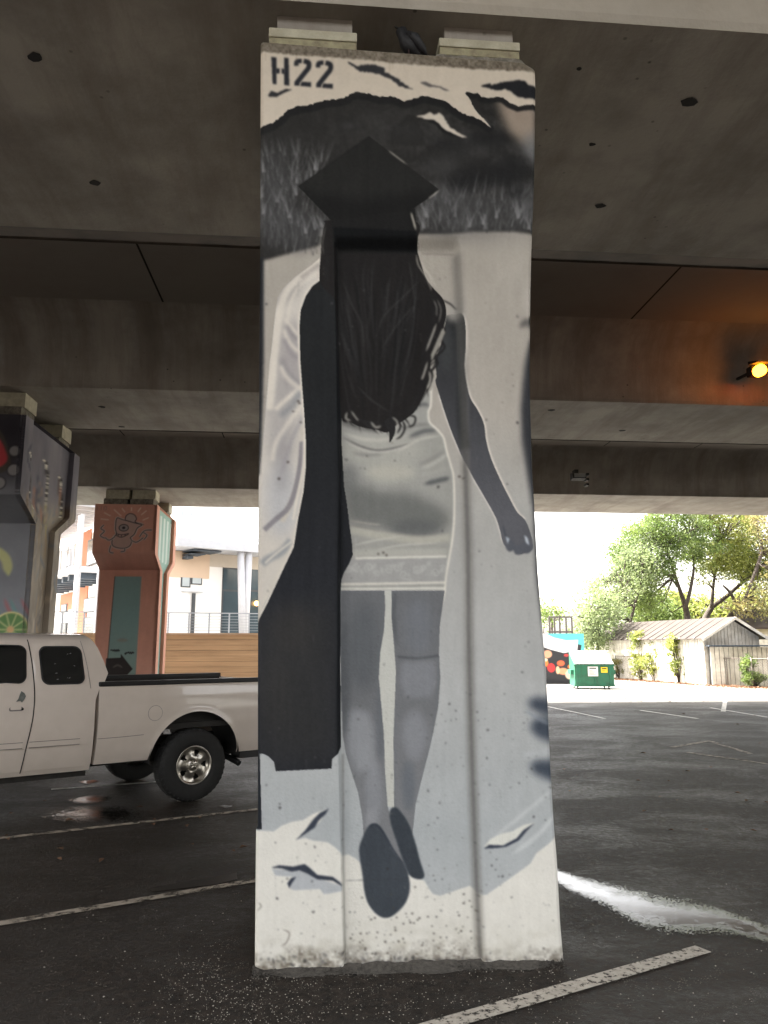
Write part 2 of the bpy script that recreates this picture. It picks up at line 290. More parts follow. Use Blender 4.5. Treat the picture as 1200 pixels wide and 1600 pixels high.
    p.stroke([(786, 820), (790, 838), (797, 848)], 2, (70, 74, 82), soft=.6); p.stroke([(800, 822), (806, 832)], 1.6, (80, 84, 92), soft=.6)
    p.poly([(790, 838), (796, 842), (793, 850)], (186, 196, 206), soft=.6); p.poly([(819, 836), (824, 840), (827, 852), (822, 848)], (206, 214, 222), soft=.5)
    p.stroke([(817, 842), (817, 864)], 1.6, (66, 70, 78), soft=.5); p.stroke([(804, 842), (803, 860)], 1.6, (66, 70, 78), soft=.5)
    p.stroke([(800, 838), (802, 856)], 1.4, (66, 72, 82), soft=.6); p.stroke([(812, 838), (814, 862)], 1.4, (66, 72, 82), soft=.6)
    # ---- hair
    hair = [(519, 344), (508, 350), (503, 372), (501, 400), (499, 425), (500, 441), (510, 454), (522, 468), (526, 500), (529, 560), (531, 620), (535, 652), (545, 655), (560, 662), (576, 666), (590, 668), (606, 672), (622, 660), (640, 648), (652, 636), (664, 612), (672, 590), (675, 560), (684, 532), (695, 506), (699, 482), (694, 462), (680, 446), (668, 430), (660, 408), (652, 380), (645, 344)]
    HC = (32, 30, 29)
    p.poly([(668, 455), (700, 490), (694, 520), (682, 560), (684, 585), (676, 606), (660, 612), (656, 560)], (176, 172, 162))
    p.poly(hair, HC, smooth=True)
    p.mask(hair, smooth=True)
    for i in range(150):
        x = rs.uniform(520, 660); cx = 590
        y0 = rs.uniform(392, 520); L = rs.uniform(60, 170)
        p.stroke([(x, y0), (x+(cx-x)*.15+rs.uniform(-6, 6), y0+L*.5), (x+(cx-x)*.4, y0+L)], rs.uniform(1, 3.4), rs.choice([52, 58, 64, 26, 24]), soft=1.2, a=rs.uniform(.15, .5))
    for pts in ([(535, 430), (550, 470), (565, 500), (570, 540)], [(660, 430), (630, 460), (600, 490), (592, 515)], [(650, 470), (620, 505), (598, 540)], [(640, 400), (645, 430), (650, 470)], [(560, 600), (580, 620), (610, 640)]):
        p.stroke(pts, 3, (66, 66, 65), soft=1.2, a=.5)
    p.stroke([(527, 390), (527, 640)], 7, 24, soft=2, a=.8, taper=False)
    p.stroke([(512, 400), (510, 440)], 7, (52, 58, 62), soft=2, a=.8)
    p.mask(None)
    for pts, w in [([(504, 350), (500, 385), (502, 400)], 1.6), ([(509, 352), (504, 380), (506, 398)], 1.2), ([(506, 415), (505, 432)], 2), ([(514, 415), (514, 426)], 1.5)]:
        p.stroke(pts, w, (150, 148, 140), soft=.5, a=.8)
    # curls over the right shoulder and at the hem of the hair
    for pts, w in [([(678, 452), (692, 470), (697, 492), (690, 510)], 3), ([(672, 452), (684, 475), (690, 495), (684, 520)], 3), ([(676, 470), (678, 500), (668, 530)], 4), ([(690, 505), (672, 530), (658, 560)], 4.5),
                   ([(664, 540), (678, 545), (683, 560), (676, 575)], 3), ([(658, 560), (668, 575), (676, 590), (664, 600)], 2.6), ([(656, 572), (664, 590), (658, 612)], 3), ([(678, 573), (670, 590), (656, 600)], 2.4), ([(658, 600), (650, 625), (640, 640)], 3),
                   ([(664, 592), (655, 612), (644, 634)], 2.5), ([(690, 462), (706, 470), (716, 480)], 2), ([(640, 634), (652, 634), (640, 640)], 4), ([(636, 645), (650, 648), (648, 660), (638, 664)], 2.6),
                   ([(628, 650), (634, 664), (628, 678), (619, 683)], 2.8), ([(622, 652), (627, 662), (622, 674)], 3), ([(535, 650), (538, 654), (545, 656)], 3), ([(547, 640), (552, 652), (562, 656)], 2.2), ([(580, 656), (600, 660), (612, 672)], 3)]:
        p.stroke(pts, w, (34, 33, 33), soft=.4)
    rq = np.random.RandomState(11)
    for i in range(26):
        y0 = rq.uniform(450, 600); x0 = float(np.interp(y0, [450, 490, 540, 600], [686, 696, 680, 668]))-rq.uniform(0, 10)
        L = rq.uniform(26, 60); sw = rq.uniform(3, 12)*(1 if i % 2 else -1)
        p.stroke([(x0, y0), (x0+sw, y0+L*.35), (x0+sw*.2-5, y0+L*.7), (x0-sw*.5-10, y0+L)], rq.uniform(1.6, 3.2), (33, 31, 31), soft=.35)
    for i in range(9):
        x0 = 545+i*11; y0 = float(np.interp(x0, [540, 600, 650], [655, 668, 645]))-4
        p.stroke([(x0, y0), (x0+6, y0+8), (x0+rq.uniform(4, 16), y0+rq.uniform(10, 20))], rq.uniform(2, 4), (34, 32, 32), soft=.4, taper='end')
    p.poly([(693, 508), (698, 514), (690, 532), (682, 548), (676, 560), (675, 550), (684, 528)], (150, 147, 138), soft=1)
    for pts in ([(684, 500), (676, 522), (667, 545)], [(670, 560), (664, 580), (660, 590)], [(672, 575), (674, 590), (668, 604)]): p.stroke(pts, 3.6, (168, 165, 156), soft=.7, a=.85)
    p.poly([(560, 650), (583, 656), (587, 669), (576, 664), (566, 657)], (38, 37, 37)); p.poly([(602, 655), (614, 648), (619, 662), (617, 676), (610, 688), (609, 672)], (38, 37, 37), smooth=True)
    for pts, w in [([(543, 640), (541, 650), (549, 654)], 4), ([(549, 638), (556, 648), (561, 654)], 3), ([(580, 655), (588, 664), (597, 662)], 4), ([(614, 648), (622, 656), (621, 670)], 3.4), ([(679, 463), (684, 475), (684, 490)], 1.6), ([(685, 462), (691, 480), (687, 500)], 1.6), ([(667, 498), (667, 525)], 2.4), ([(658, 515), (660, 530)], 2)]:
        p.stroke(pts, w, (166, 164, 156), soft=.5, a=.8)
    for pts in ([(652, 388), (655, 408), (668, 428), (676, 450)], [(656, 396), (666, 415), (678, 432), (684, 446)], [(662, 412), (674, 426), (676, 448)]):
        p.stroke(pts, 1.8, (196, 190, 178), soft=.4, a=.9)
    # ---- mortarboard
    p.poly([(517, 342), (648, 326), (652, 362), (654, 392), (520, 390), (519, 360)], (27, 27, 26))
    p.poly([(521, 355), (650, 361), (653, 388), (523, 384)], (9, 11, 12), soft=.8)  # black band, with the shaded recess top edge painted into it
    p.poly([(577, 213), (686, 296), (669, 310), (642, 328), (519, 346), (466, 291)], (36, 36, 34))
    p.mask([(577, 213), (686, 296), (669, 310), (642, 328), (519, 346), (466, 291)]); p.poly([(460, 295), (560, 312), (690, 297), (690, 350), (460, 350)], (23, 23, 22), soft=10, a=.9); p.mask(None)
    p.stroke([(577, 213), (466, 291)], 1.5, (28, 28, 27), soft=.8, a=.9, taper=False)
    p.stroke([(607, 235), (620, 245), (636, 257)], 1.6, (186, 180, 168), soft=.3); p.stroke([(636, 257), (650, 268)], 1, (130, 126, 118), soft=.3)
    p.stroke([(669, 310), (678, 304), (686, 297)], 1.6, (200, 194, 182), soft=.3); p.stroke([(642, 331), (646, 345), (650, 360)], 2.6, (200, 194, 180), soft=.4); p.stroke([(651, 362), (656, 384)], 2, (30, 30, 30))
    # ---- torn paper at the foot
    wl = [(385, 1298), (408, 1298), (428, 1299), (440, 1290), (456, 1284), (474, 1281), (488, 1272), (512, 1264), (500, 1284), (477, 1303), (464, 1312), (477, 1309), (488, 1313), (512, 1316), (524, 1324), (533, 1333), (536, 1341), (544, 1338), (558, 1346), (570, 1358), (620, 1372), (640, 1371), (654, 1377), (665, 1380), (672, 1392), (678, 1401), (690, 1404), (705, 1399), (721, 1393), (737, 1388), (749, 1398), (760, 1398), (787, 1379), (807, 1365), (829, 1349), (838, 1333), (858, 1318), (868, 1308), (900, 1290)]
    p.poly(wl+[(900, 1550), (385, 1550)], WHITE2, soft=.4)
    tb = [(514, 1263), (509, 1272), (498, 1282), (492, 1293), (480, 1301), (462, 1313), (478, 1296), (488, 1282), (500, 1270)]
    p.poly(tb, (62, 68, 80), soft=.4)
    p.poly([(425, 1358), (470, 1360), (500, 1373), (535, 1385), (535, 1392), (515, 1396), (506, 1397), (500, 1389), (460, 1391), (453, 1388), (458, 1370), (430, 1368)], (184, 188, 192), soft=.5)
    p.poly([(423, 1356), (436, 1352), (458, 1354), (476, 1350), (484, 1356), (496, 1367), (520, 1370), (532, 1379), (536, 1386), (520, 1376), (496, 1374), (480, 1365), (468, 1360), (456, 1362), (440, 1357)], (58, 64, 76), soft=.4)
    p.poly([(452, 1388), (449, 1380), (455, 1372), (463, 1370), (456, 1380)], (56, 62, 76), soft=.3)
    p.poly([(756, 1323), (766, 1311), (784, 1302), (800, 1299), (818, 1289), (837, 1285), (812, 1310), (786, 1322)], (222, 222, 214), soft=.4)
    p.poly([(756, 1326), (764, 1320), (786, 1321), (807, 1310), (818, 1297), (837, 1285), (822, 1300), (811, 1313), (791, 1323), (777, 1325)], (56, 62, 76), soft=.3)
    # soles
    p.poly([(610, 1272), (616, 1264), (625, 1268), (640, 1290), (650, 1318), (658, 1348), (665, 1372), (657, 1378), (642, 1372), (632, 1350), (620, 1315), (612, 1290)], (60, 66, 73), soft=.6, smooth=True)
    p.poly([(580, 1291), (574, 1298), (568, 1310), (562, 1328), (563, 1346), (567, 1370), (570, 1396), (576, 1416), (588, 1432), (602, 1439), (616, 1435), (632, 1420), (640, 1404), (642, 1386), (638, 1366), (630, 1350), (616, 1334), (606, 1314), (596, 1297), (588, 1291)], (66, 72, 79), soft=.5, smooth=True)
    p.stroke([(576, 1296), (588, 1291), (600, 1304), (616, 1332), (634, 1356)], 2.5, (48, 54, 64), soft=.8)
    p.stroke([(540, 1380), (640, 1377)], 1.2, (60, 62, 66), soft=.3, a=.5, taper=False); p.stroke([(665, 1372), (722, 1370)], 1, (120, 120, 118), soft=.3, a=.6)
    p.stroke([(714, 395), (723, 560), (728, 700), (733, 850), (735, 1000), (738, 1150), (744, 1320), (751, 1500)], 12, (112, 110, 106), soft=3.5, a=.55, taper=False)  # recess edges: cheek shading painted in as soft lines, part grime
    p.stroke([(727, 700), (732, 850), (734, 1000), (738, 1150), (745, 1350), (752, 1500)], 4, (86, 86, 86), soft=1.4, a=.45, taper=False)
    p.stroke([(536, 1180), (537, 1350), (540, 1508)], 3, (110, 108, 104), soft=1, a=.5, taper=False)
    p.stroke([(660, 390), (712, 392)], 3, (120, 114, 106), soft=1, a=.5, taper=False); p.stroke([(655, 368), (718, 370)], 2, (120, 114, 106), soft=.8, a=.4, taper=False)
    # ---- age: bug holes, chips, grime at the foot
    for i in range(520):
        b = rs.rand(); x = rs.uniform(408, 872)
        y = rs.uniform(400, 1505) if b < .55 else rs.uniform(1100, 1508)
        if x < 530 and y < 1300 and rs.rand() < .5: continue
        r = abs(rs.normal(0, .6))+.4
        p.ell(x, y, r, r*rs.uniform(.7, 1.6), rs.choice([50, 70, 96]), soft=.3, a=rs.uniform(.35, .9), rot=rs.uniform(0, 3))
    for i in range(100):
        x = rs.uniform(540, 755); y = 1508-abs(rs.normal(0, 55)); r = rs.uniform(.6, 2)
        p.ell(x, y, r, r*.8, (78, 74, 68), soft=.3, a=.8)
    for x, y in [(466, 627), (468, 630), (458, 643), (470, 660), (450, 722), (436, 748), (600, 862), (605, 866), (592, 864), (720, 742), (726, 745)]:
        p.ell(x, y, rs.uniform(1, 2.6), rs.uniform(1, 2), (84, 78, 74), soft=.3)
    n = p.noise(30, 21, 12)+.5*p.noise(8, 22)
    foot = np.clip((p.Y[:, None]-1430)/90, 0, 1)
    p.img -= (foot*np.clip(n+.3, 0, 2)*22)[..., None]*np.array([1, 1.05, 1.2])
    gr_ = np.clip((p.Y[:, None]-(1478+12*p.noise(40, 51)+8*p.noise(9, 52)))/34, 0, 1)
    p.img += (np.array([96, 88, 78.])-p.img)*(gr_*np.clip(.42+.3*p.noise(12, 53)+.3*p.noise(4, 54), 0, .85))[..., None]
    for i in range(60):
        x = rs.uniform(402, 880); y = 1512-abs(rs.normal(0, 9)); p.ell(x, y, rs.uniform(1.5, 5), rs.uniform(1, 3.2), rs.choice([70, 92, 120]), soft=.5, a=rs.uniform(.3, .8), rot=rs.uniform(0, 3))
    for i in range(70):
        x = rs.uniform(405, 876); y = rs.uniform(420, 1490); p.stroke([(x, y), (x+rs.uniform(-2, 2), y+rs.uniform(6, 34))], rs.uniform(.6, 1.6), rs.choice([110, 130, 215]), soft=.5, a=rs.uniform(.12, .35), taper='end')
    p.stroke([(440, 1452), (452, 1458), (448, 1472), (440, 1478)], 1.4, (120, 112, 104), soft=.3); p.stroke([(404, 1410), (408, 1416), (402, 1424)], 1.2, (110, 104, 98), soft=.3); p.stroke([(424, 1468), (440, 1466)], 1.2, (120, 112, 104), soft=.3)
    p.img += (p.noise(3, 31)*2.2+p.noise(120, 32)*3+p.noise(6, 33, 60)*2)[..., None]
    # unpainted concrete rim at the very top
    rim = ragged([(385, 80), (414, 81), (470, 87), (540, 91), (640, 100), (740, 108), (820, 111), (832, 113), (900, 118)], 1.2, 9, 4)
    nn = p.noise(5, 41)+p.noise(2.5, 42)
    p.lay(p.cover(rim+[(900, 30), (385, 30)], .6), lambda X, Y: (np.array([122, 113, 99.])+nn[:Y.shape[0], :X.shape[1], None]*16))
    p.img = np.clip(p.img, 4, 245)
    return p
# ---------------------------------------------------------------- helpers
COL = scene.collection
def ray(u, v):
    x = (u-600)/FPX; y = (800-v)/FPX
    return Vector((x, math.cos(TILT)-y*math.sin(TILT), math.sin(TILT)+y*math.cos(TILT)))
def at(u, v, Y):
    d = ray(u, v); return Vector((0, 0, EYE))+d*(Y/d.y)
def gr(u, v, z=0.):
    d = ray(u, v); return Vector((0, 0, EYE))+d*((z-EYE)/d.z)
def tag(o, label=None, cat=None, group=None, kind=None):
    if label: o['label'] = label
    if cat: o['category'] = cat
    if group: o['group'] = group
    if kind: o['kind'] = kind
    return o
def empty(name, loc=(0, 0, 0), rz=0, label=None, cat=None, group=None):
    o = bpy.data.objects.new(name, None); COL.objects.link(o); o.location = loc; o.rotation_euler = (0, 0, rz); o.empty_display_size = .2
    return tag(o, label, cat, group)
class MB:
    def __init__(s): s.v = []; s.f = []; s.sm = []
    def add(s, vs, fs, smooth=False):
        b = len(s.v); s.v += [tuple(p) for p in vs]; s.f += [tuple(b+i for i in f) for f in fs]; s.sm += [smooth]*len(fs); return s
    def box(s, a, b, M=None):
        x0, y0, z0 = a; x1, y1, z1 = b
        vs = [Vector(p) for p in ((x0,y0,z0),(x1,y0,z0),(x1,y1,z0),(x0,y1,z0),(x0,y0,z1),(x1,y0,z1),(x1,y1,z1),(x0,y1,z1))]
        if M: vs = [M @ p for p in vs]
        return s.add(vs, [(0,3,2,1),(4,5,6,7),(0,1,5,4),(1,2,6,5),(2,3,7,6),(3,0,4,7)])
    def prism(s, prof, ax, a, b, M=None, smooth=False):
        """extrude a 2-D outline: ax 0: prof=(y,z) along x; ax 1: (x,z) along y; ax 2: (x,y) along z"""
        def P(p, t): return Vector((t, p[0], p[1])) if ax == 0 else Vector((p[0], t, p[1])) if ax == 1 else Vector((p[0], p[1], t))
        n = len(prof); vs = [P(p, a) for p in prof]+[P(p, b) for p in prof]
        if M: vs = [M @ p for p in vs]
        s.add(vs, [(i, (i+1) % n, n+(i+1) % n, n+i) for i in range(n)], smooth)
        m = len(s.v)-2*n; s.f += [tuple(range(m, m+n))[::-1], tuple(range(m+n, m+2*n))]; s.sm += [False, False]
        return s
    def tube(s, pts, r, n=8, caps=True, smooth=True):
        pts = [Vector(p) for p in pts]; rs = r if isinstance(r, (list, tuple)) else [r]*len(pts)
        vs = []; up = Vector((0, 0, 1)); X = None
        for i, p in enumerate(pts):
            t = (pts[min(i+1, len(pts)-1)]-pts[max(i-1, 0)]).normalized()
            if X is None: X = t.cross(up) if abs(t.z) < .95 else t.cross(Vector((1, 0, 0)))
            X = (X-t*X.dot(t)).normalized(); Yv = t.cross(X)
            vs += [p+(X*math.cos(2*math.pi*k/n)+Yv*math.sin(2*math.pi*k/n))*rs[i] for k in range(n)]
        fs = [(i*n+k, i*n+(k+1) % n, (i+1)*n+(k+1) % n, (i+1)*n+k) for i in range(len(pts)-1) for k in range(n)]
        s.add(vs, fs, smooth)
        if caps:
            m = len(s.v)-len(vs); s.f += [tuple(range(m, m+n))[::-1], tuple(range(m+(len(pts)-1)*n, m+len(pts)*n))]; s.sm += [False, False]
        return s
    def bar(s, a, b, w, h=None):
        a = Vector(a); b = Vector(b); h = h or w; t = (b-a).normalized()
        X = t.cross(Vector((0, 0, 1))); X = X.normalized() if X.length > .05 else Vector((1, 0, 0)); Y = t.cross(X)
        vs = [p+X*sx*w/2+Y*sy*h/2 for p in (a, b) for sx, sy in ((-1,-1),(1,-1),(1,1),(-1,1))]
        return s.add(vs, [(0,1,2,3),(7,6,5,4),(0,4,5,1),(1,5,6,2),(2,6,7,3),(3,7,4,0)])
    def lathe(s, prof, n=32, M=None, smooth=True):
        """revolve (r, y) about the y axis"""
        vs = [Vector((r*math.cos(2*math.pi*k/n), y, r*math.sin(2*math.pi*k/n))) for r, y in prof for k in range(n)]
        if M: vs = [M @ p for p in vs]
        return s.add(vs, [(i*n+k, (i+1)*n+k, (i+1)*n+(k+1) % n, i*n+(k+1) % n) for i in range(len(prof)-1) for k in range(n)], smooth)
    def grid(s, fn, nu, nv, smooth=True):
        vs = [fn(i/nu, j/nv) for j in range(nv+1) for i in range(nu+1)]
        return s.add(vs, [(j*(nu+1)+i, j*(nu+1)+i+1, (j+1)*(nu+1)+i+1, (j+1)*(nu+1)+i) for j in range(nv) for i in range(nu)], smooth)
    def build(s, name, mat, parent=None, bevel=0, attr=None, auto=None):
        me = bpy.data.meshes.new(name); me.from_pydata(s.v, [], s.f); me.polygons.foreach_set('use_smooth', s.sm)
        me.materials.append(mat); me.update()
        o = bpy.data.objects.new(name, me); COL.objects.link(o)
        if parent: o.parent = parent
        if bevel:
            b = o.modifiers.new('bevel', 'BEVEL'); b.width = bevel; b.segments = 2; b.limit_method = 'ANGLE'; b.angle_limit = R(40)
        if attr is not None: colour(me, attr)
        return o
def lin(c):
    c = np.asarray(c, float)/255.; return np.where(c < .04045, c/12.92, ((c+.055)/1.055)**2.4)
def colour(me, rgb, name='paint'):
    a = me.color_attributes.new(name, 'FLOAT_COLOR', 'POINT')
    d = np.ones((len(me.vertices), 4), np.float32); d[:, :3] = rgb; a.data.foreach_set('color', d.ravel())
def copy_tree(o, parent=None):
    c = o.copy(); COL.objects.link(c); c.parent = parent
    for ch in list(o.children): copy_tree(ch, c)
    return c
# ---- materials
def N(nt, t, **kw):
    n = nt.nodes.new('ShaderNode'+t)
    for k, v in kw.items():
        if k[0] == 'i': n.inputs[int(k[1:])].default_value = v
        else: setattr(n, k, v)
    return n
def mat(name, col, rough=.7, metal=0., var=.12, scale=3., bump=0., bscale=60., emit=None, spec=.5, coat=0., paint=False, tint=None, tscale=.5, tamt=.5, trans=0., alpha=None):
    m = bpy.data.materials.new(name); m.use_nodes = True; nt = m.node_tree; L = nt.links
    b = nt.nodes['Principled BSDF']; b.inputs['Roughness'].default_value = rough; b.inputs['Metallic'].default_value = metal
    b.inputs['Specular IOR Level'].default_value = spec; b.inputs['Coat Weight'].default_value = coat
    tc = N(nt, 'TexCoord'); 
    if paint:
        a = N(nt, 'Attribute'); a.attribute_name = 'paint'; src = a.outputs['Color']
    else:
        c = N(nt, 'RGB'); c.outputs[0].default_value = (*col, 1); src = c.outputs[0]
    if tint:
        n2 = N(nt, 'TexNoise'); n2.inputs['Scale'].default_value = tscale; n2.inputs['Detail'].default_value = 6; n2.inputs['Roughness'].default_value = .65; L.new(tc.outputs['Object'], n2.inputs['Vector'])
        mr = N(nt, 'MapRange'); mr.inputs[1].default_value = .42; mr.inputs[2].default_value = .68; mr.inputs[4].default_value = tamt; L.new(n2.outputs[0], mr.inputs[0])
        mx = N(nt, 'Mix', data_type='RGBA'); mx.inputs[7].default_value = (*tint, 1); L.new(mr.outputs[0], mx.inputs[0]); L.new(src, mx.inputs[6]); src = mx.outputs[2]
    if var:
        n = N(nt, 'TexNoise'); n.inputs['Scale'].default_value = scale; n.inputs['Detail'].default_value = 8; n.inputs['Roughness'].default_value = .6; L.new(tc.outputs['Object'], n.inputs['Vector'])
        mr = N(nt, 'MapRange'); mr.inputs[1].default_value = .3; mr.inputs[2].default_value = .7; mr.inputs[3].default_value = 1-var; mr.inputs[4].default_value = 1+var; L.new(n.outputs[0], mr.inputs[0])
        hs = N(nt, 'HueSaturation'); L.new(mr.outputs[0], hs.inputs['Value']); L.new(src, hs.inputs['Color']); src = hs.outputs[0]
    L.new(src, b.inputs['Base Color'])
    if bump:
        n = N(nt, 'TexNoise'); n.inputs['Scale'].default_value = bscale; n.inputs['Detail'].default_value = 5; L.new(tc.outputs['Object'], n.inputs['Vector'])
        bp = N(nt, 'Bump'); bp.inputs['Strength'].default_value = bump; bp.inputs['Distance'].default_value = .01; L.new(n.outputs[0], bp.inputs['Height']); L.new(bp.outputs[0], b.inputs['Normal'])
    if emit: b.inputs['Emission Color'].default_value = (*emit[:3], 1); b.inputs['Emission Strength'].default_value = emit[3]
    if trans:
        t = N(nt, 'BsdfTranslucent'); L.new(src, t.inputs[0]); mx = N(nt, 'MixShader'); mx.inputs[0].default_value = trans
        L.new(b.outputs[0], mx.inputs[1]); L.new(t.outputs[0], mx.inputs[2]); L.new(mx.outputs[0], nt.nodes['Material Output'].inputs[0])
    if alpha:   # worn away in patches: (noise scale, threshold, softness)
        n = N(nt, 'TexNoise'); n.inputs['Scale'].default_value = alpha[0]; n.inputs['Detail'].default_value = 7; n.inputs['Roughness'].default_value = .7; L.new(tc.outputs['Object'], n.inputs['Vector'])
        mr = N(nt, 'MapRange'); mr.inputs[1].default_value = alpha[1]-alpha[2]; mr.inputs[2].default_value = alpha[1]+alpha[2]; L.new(n.outputs[0], mr.inputs[0]); L.new(mr.outputs[0], b.inputs['Alpha'])
    return m
M = {}
M['white_paint'] = mat('truck_white', (.70, .62, .555), .2, coat=.6, var=.04, scale=1.5, tint=(.46, .40, .33), tscale=1.6, tamt=.25)
M['black'] = mat('black_trim', (.012, .012, .013), .45, var=.1)
M['rubber'] = mat('tyre_rubber', (.014, .014, .014), .8, var=.2, scale=20, bump=.2, bscale=90)
M['seam'] = mat('panel_gap', (.01, .009, .009), .9, var=0)
M['seam_lt'] = mat('shallow_gap', (.18, .16, .15), .6, var=0)
M['tint_glass'] = mat('tinted_glass', (.006, .007, .008), .06, var=0, spec=.6)
M['alloy'] = mat('wheel_alloy', (.55, .52, .47), .28, metal=1, var=.15, scale=14)
M['grime'] = mat('undercarriage', (.02, .018, .016), .8, var=.3, scale=9)
M['steel'] = mat('galvanised_steel', (.42, .43, .44), .45, metal=.6, var=.12, scale=8)
M['chip'] = mat('bare_patch', (.13, .14, .13), .6, var=.3, scale=30)
M['red'] = mat('tail_lamp_red', (.35, .012, .01), .2, var=.05)
# ---------------------------------------------------------------- ground
def asphalt():
    m = bpy.data.materials.new('wet_asphalt'); m.use_nodes = True; nt = m.node_tree; L = nt.links; b = nt.nodes['Principled BSDF']
    tc = N(nt, 'TexCoord'); V = tc.outputs['Object']
    def nz(sc, det=6, ro=.6, vec=V, dist=0.):
        n = N(nt, 'TexNoise'); n.inputs['Scale'].default_value = sc; n.inputs['Detail'].default_value = det; n.inputs['Roughness'].default_value = ro; n.inputs['Distortion'].default_value = dist; L.new(vec, n.inputs['Vector']); return n.outputs[0]
    def mr(src, a, b_, c, d):
        n = N(nt, 'MapRange'); n.inputs[1].default_value = a; n.inputs[2].default_value = b_; n.inputs[3].default_value = c; n.inputs[4].default_value = d; L.new(src, n.inputs[0]); return n.outputs[0]
    def mul(a, b_):
        n = N(nt, 'Math', operation='MULTIPLY'); L.new(a, n.inputs[0])
        if isinstance(b_, float): n.inputs[1].default_value = b_
        else: L.new(b_, n.inputs[1])
        return n.outputs[0]
    mp = N(nt, 'Mapping'); mp.inputs['Rotation'].default_value = (0, 0, R(-38)); mp.inputs['Scale'].default_value = (.7, 1.0, 1); L.new(V, mp.inputs[0])
    big = nz(1.0, 9, .68, mp.outputs[0], .5); wet = mr(big, .44, .60, 0, 1)                # streaks of wet ground along the stalls
    fine = nz(140, 3, .7); mid = nz(16, 10, .8)
    dry = N(nt, 'Mix', data_type='RGBA'); dry.inputs[6].default_value = (.008, .0065, .0055, 1); dry.inputs[7].default_value = (.046, .037, .030, 1); L.new(mr(mid, .42, .62, 0, 1), dry.inputs[0])
    # loose light chips in the binder
    vo = N(nt, 'TexVoronoi'); vo.inputs['Scale'].default_value = 70; L.new(V, vo.inputs['Vector'])
    chip = mul(mr(vo.outputs['Distance'], .26, .16, 0, 1), mr(nz(5, 4), .5, .62, 0, 1))
    c1 = N(nt, 'Mix', data_type='RGBA'); c1.inputs[7].default_value = (.20, .18, .155, 1); L.new(chip, c1.inputs[0]); L.new(dry.outputs[2], c1.inputs[6])
    c2 = N(nt, 'Mix', data_type='RGBA'); c2.inputs[7].default_value = (.012, .0105, .0095, 1); L.new(mul(wet, .42), c2.inputs[0]); L.new(c1.outputs[2], c2.inputs[6])
    # paler beyond the bridge: sunlit glare and bounce put into the colour
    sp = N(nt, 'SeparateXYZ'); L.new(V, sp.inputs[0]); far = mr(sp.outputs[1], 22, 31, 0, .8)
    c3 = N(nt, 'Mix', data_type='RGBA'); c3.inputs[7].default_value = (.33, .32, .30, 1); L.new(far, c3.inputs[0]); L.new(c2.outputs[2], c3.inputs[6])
    # cracks
    vc = N(nt, 'TexVoronoi', feature='DISTANCE_TO_EDGE'); vc.inputs['Scale'].default_value = .55
    dn = N(nt, 'TexNoise'); dn.inputs['Scale'].default_value = 2.5; dn.inputs['Detail'].default_value = 5; L.new(V, dn.inputs['Vector']); av = N(nt, 'MixRGB', blend_type='ADD'); av.inputs[0].default_value = .8; L.new(V, av.inputs[1]); L.new(dn.outputs[1], av.inputs[2]); L.new(av.outputs[0], vc.inputs['Vector'])
    crack = mul(mr(vc.outputs['Distance'], .008, .002, 0, 1), mr(nz(.3, 2), .5, .58, 0, .8))
    c4 = N(nt, 'Mix', data_type='RGBA'); c4.inputs[7].default_value = (.01, .009, .008, 1); L.new(crack, c4.inputs[0]); L.new(c3.outputs[2], c4.inputs[6])
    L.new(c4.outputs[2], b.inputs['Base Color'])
    ro = N(nt, 'Math', operation='ADD'); L.new(mr(wet, 0, 1, .60, .50), ro.inputs[0]); L.new(mr(mid, .35, .65, -.16, .2), ro.inputs[1]); L.new(ro.outputs[0], b.inputs['Roughness'])
    L.new(mr(wet, 0, 1, .12, .22), b.inputs['Specular IOR Level'])
    hh = N(nt, 'Math', operation='ADD'); L.new(fine, hh.inputs[0]); L.new(mul(nz(30, 5), 1.5), hh.inputs[1])
    bp = N(nt, 'Bump'); bp.inputs['Strength'].default_value = .8; bp.inputs['Distance'].default_value = .012; L.new(hh.outputs[0], bp.inputs['Height']); L.new(bp.outputs[0], b.inputs['Normal'])
    return m
g = MB(); g.grid(lambda s, t: Vector((-400+800*s, -150+1100*t, 0)), 8, 8, False); tag(g.build('ground', asphalt()), kind='structure')

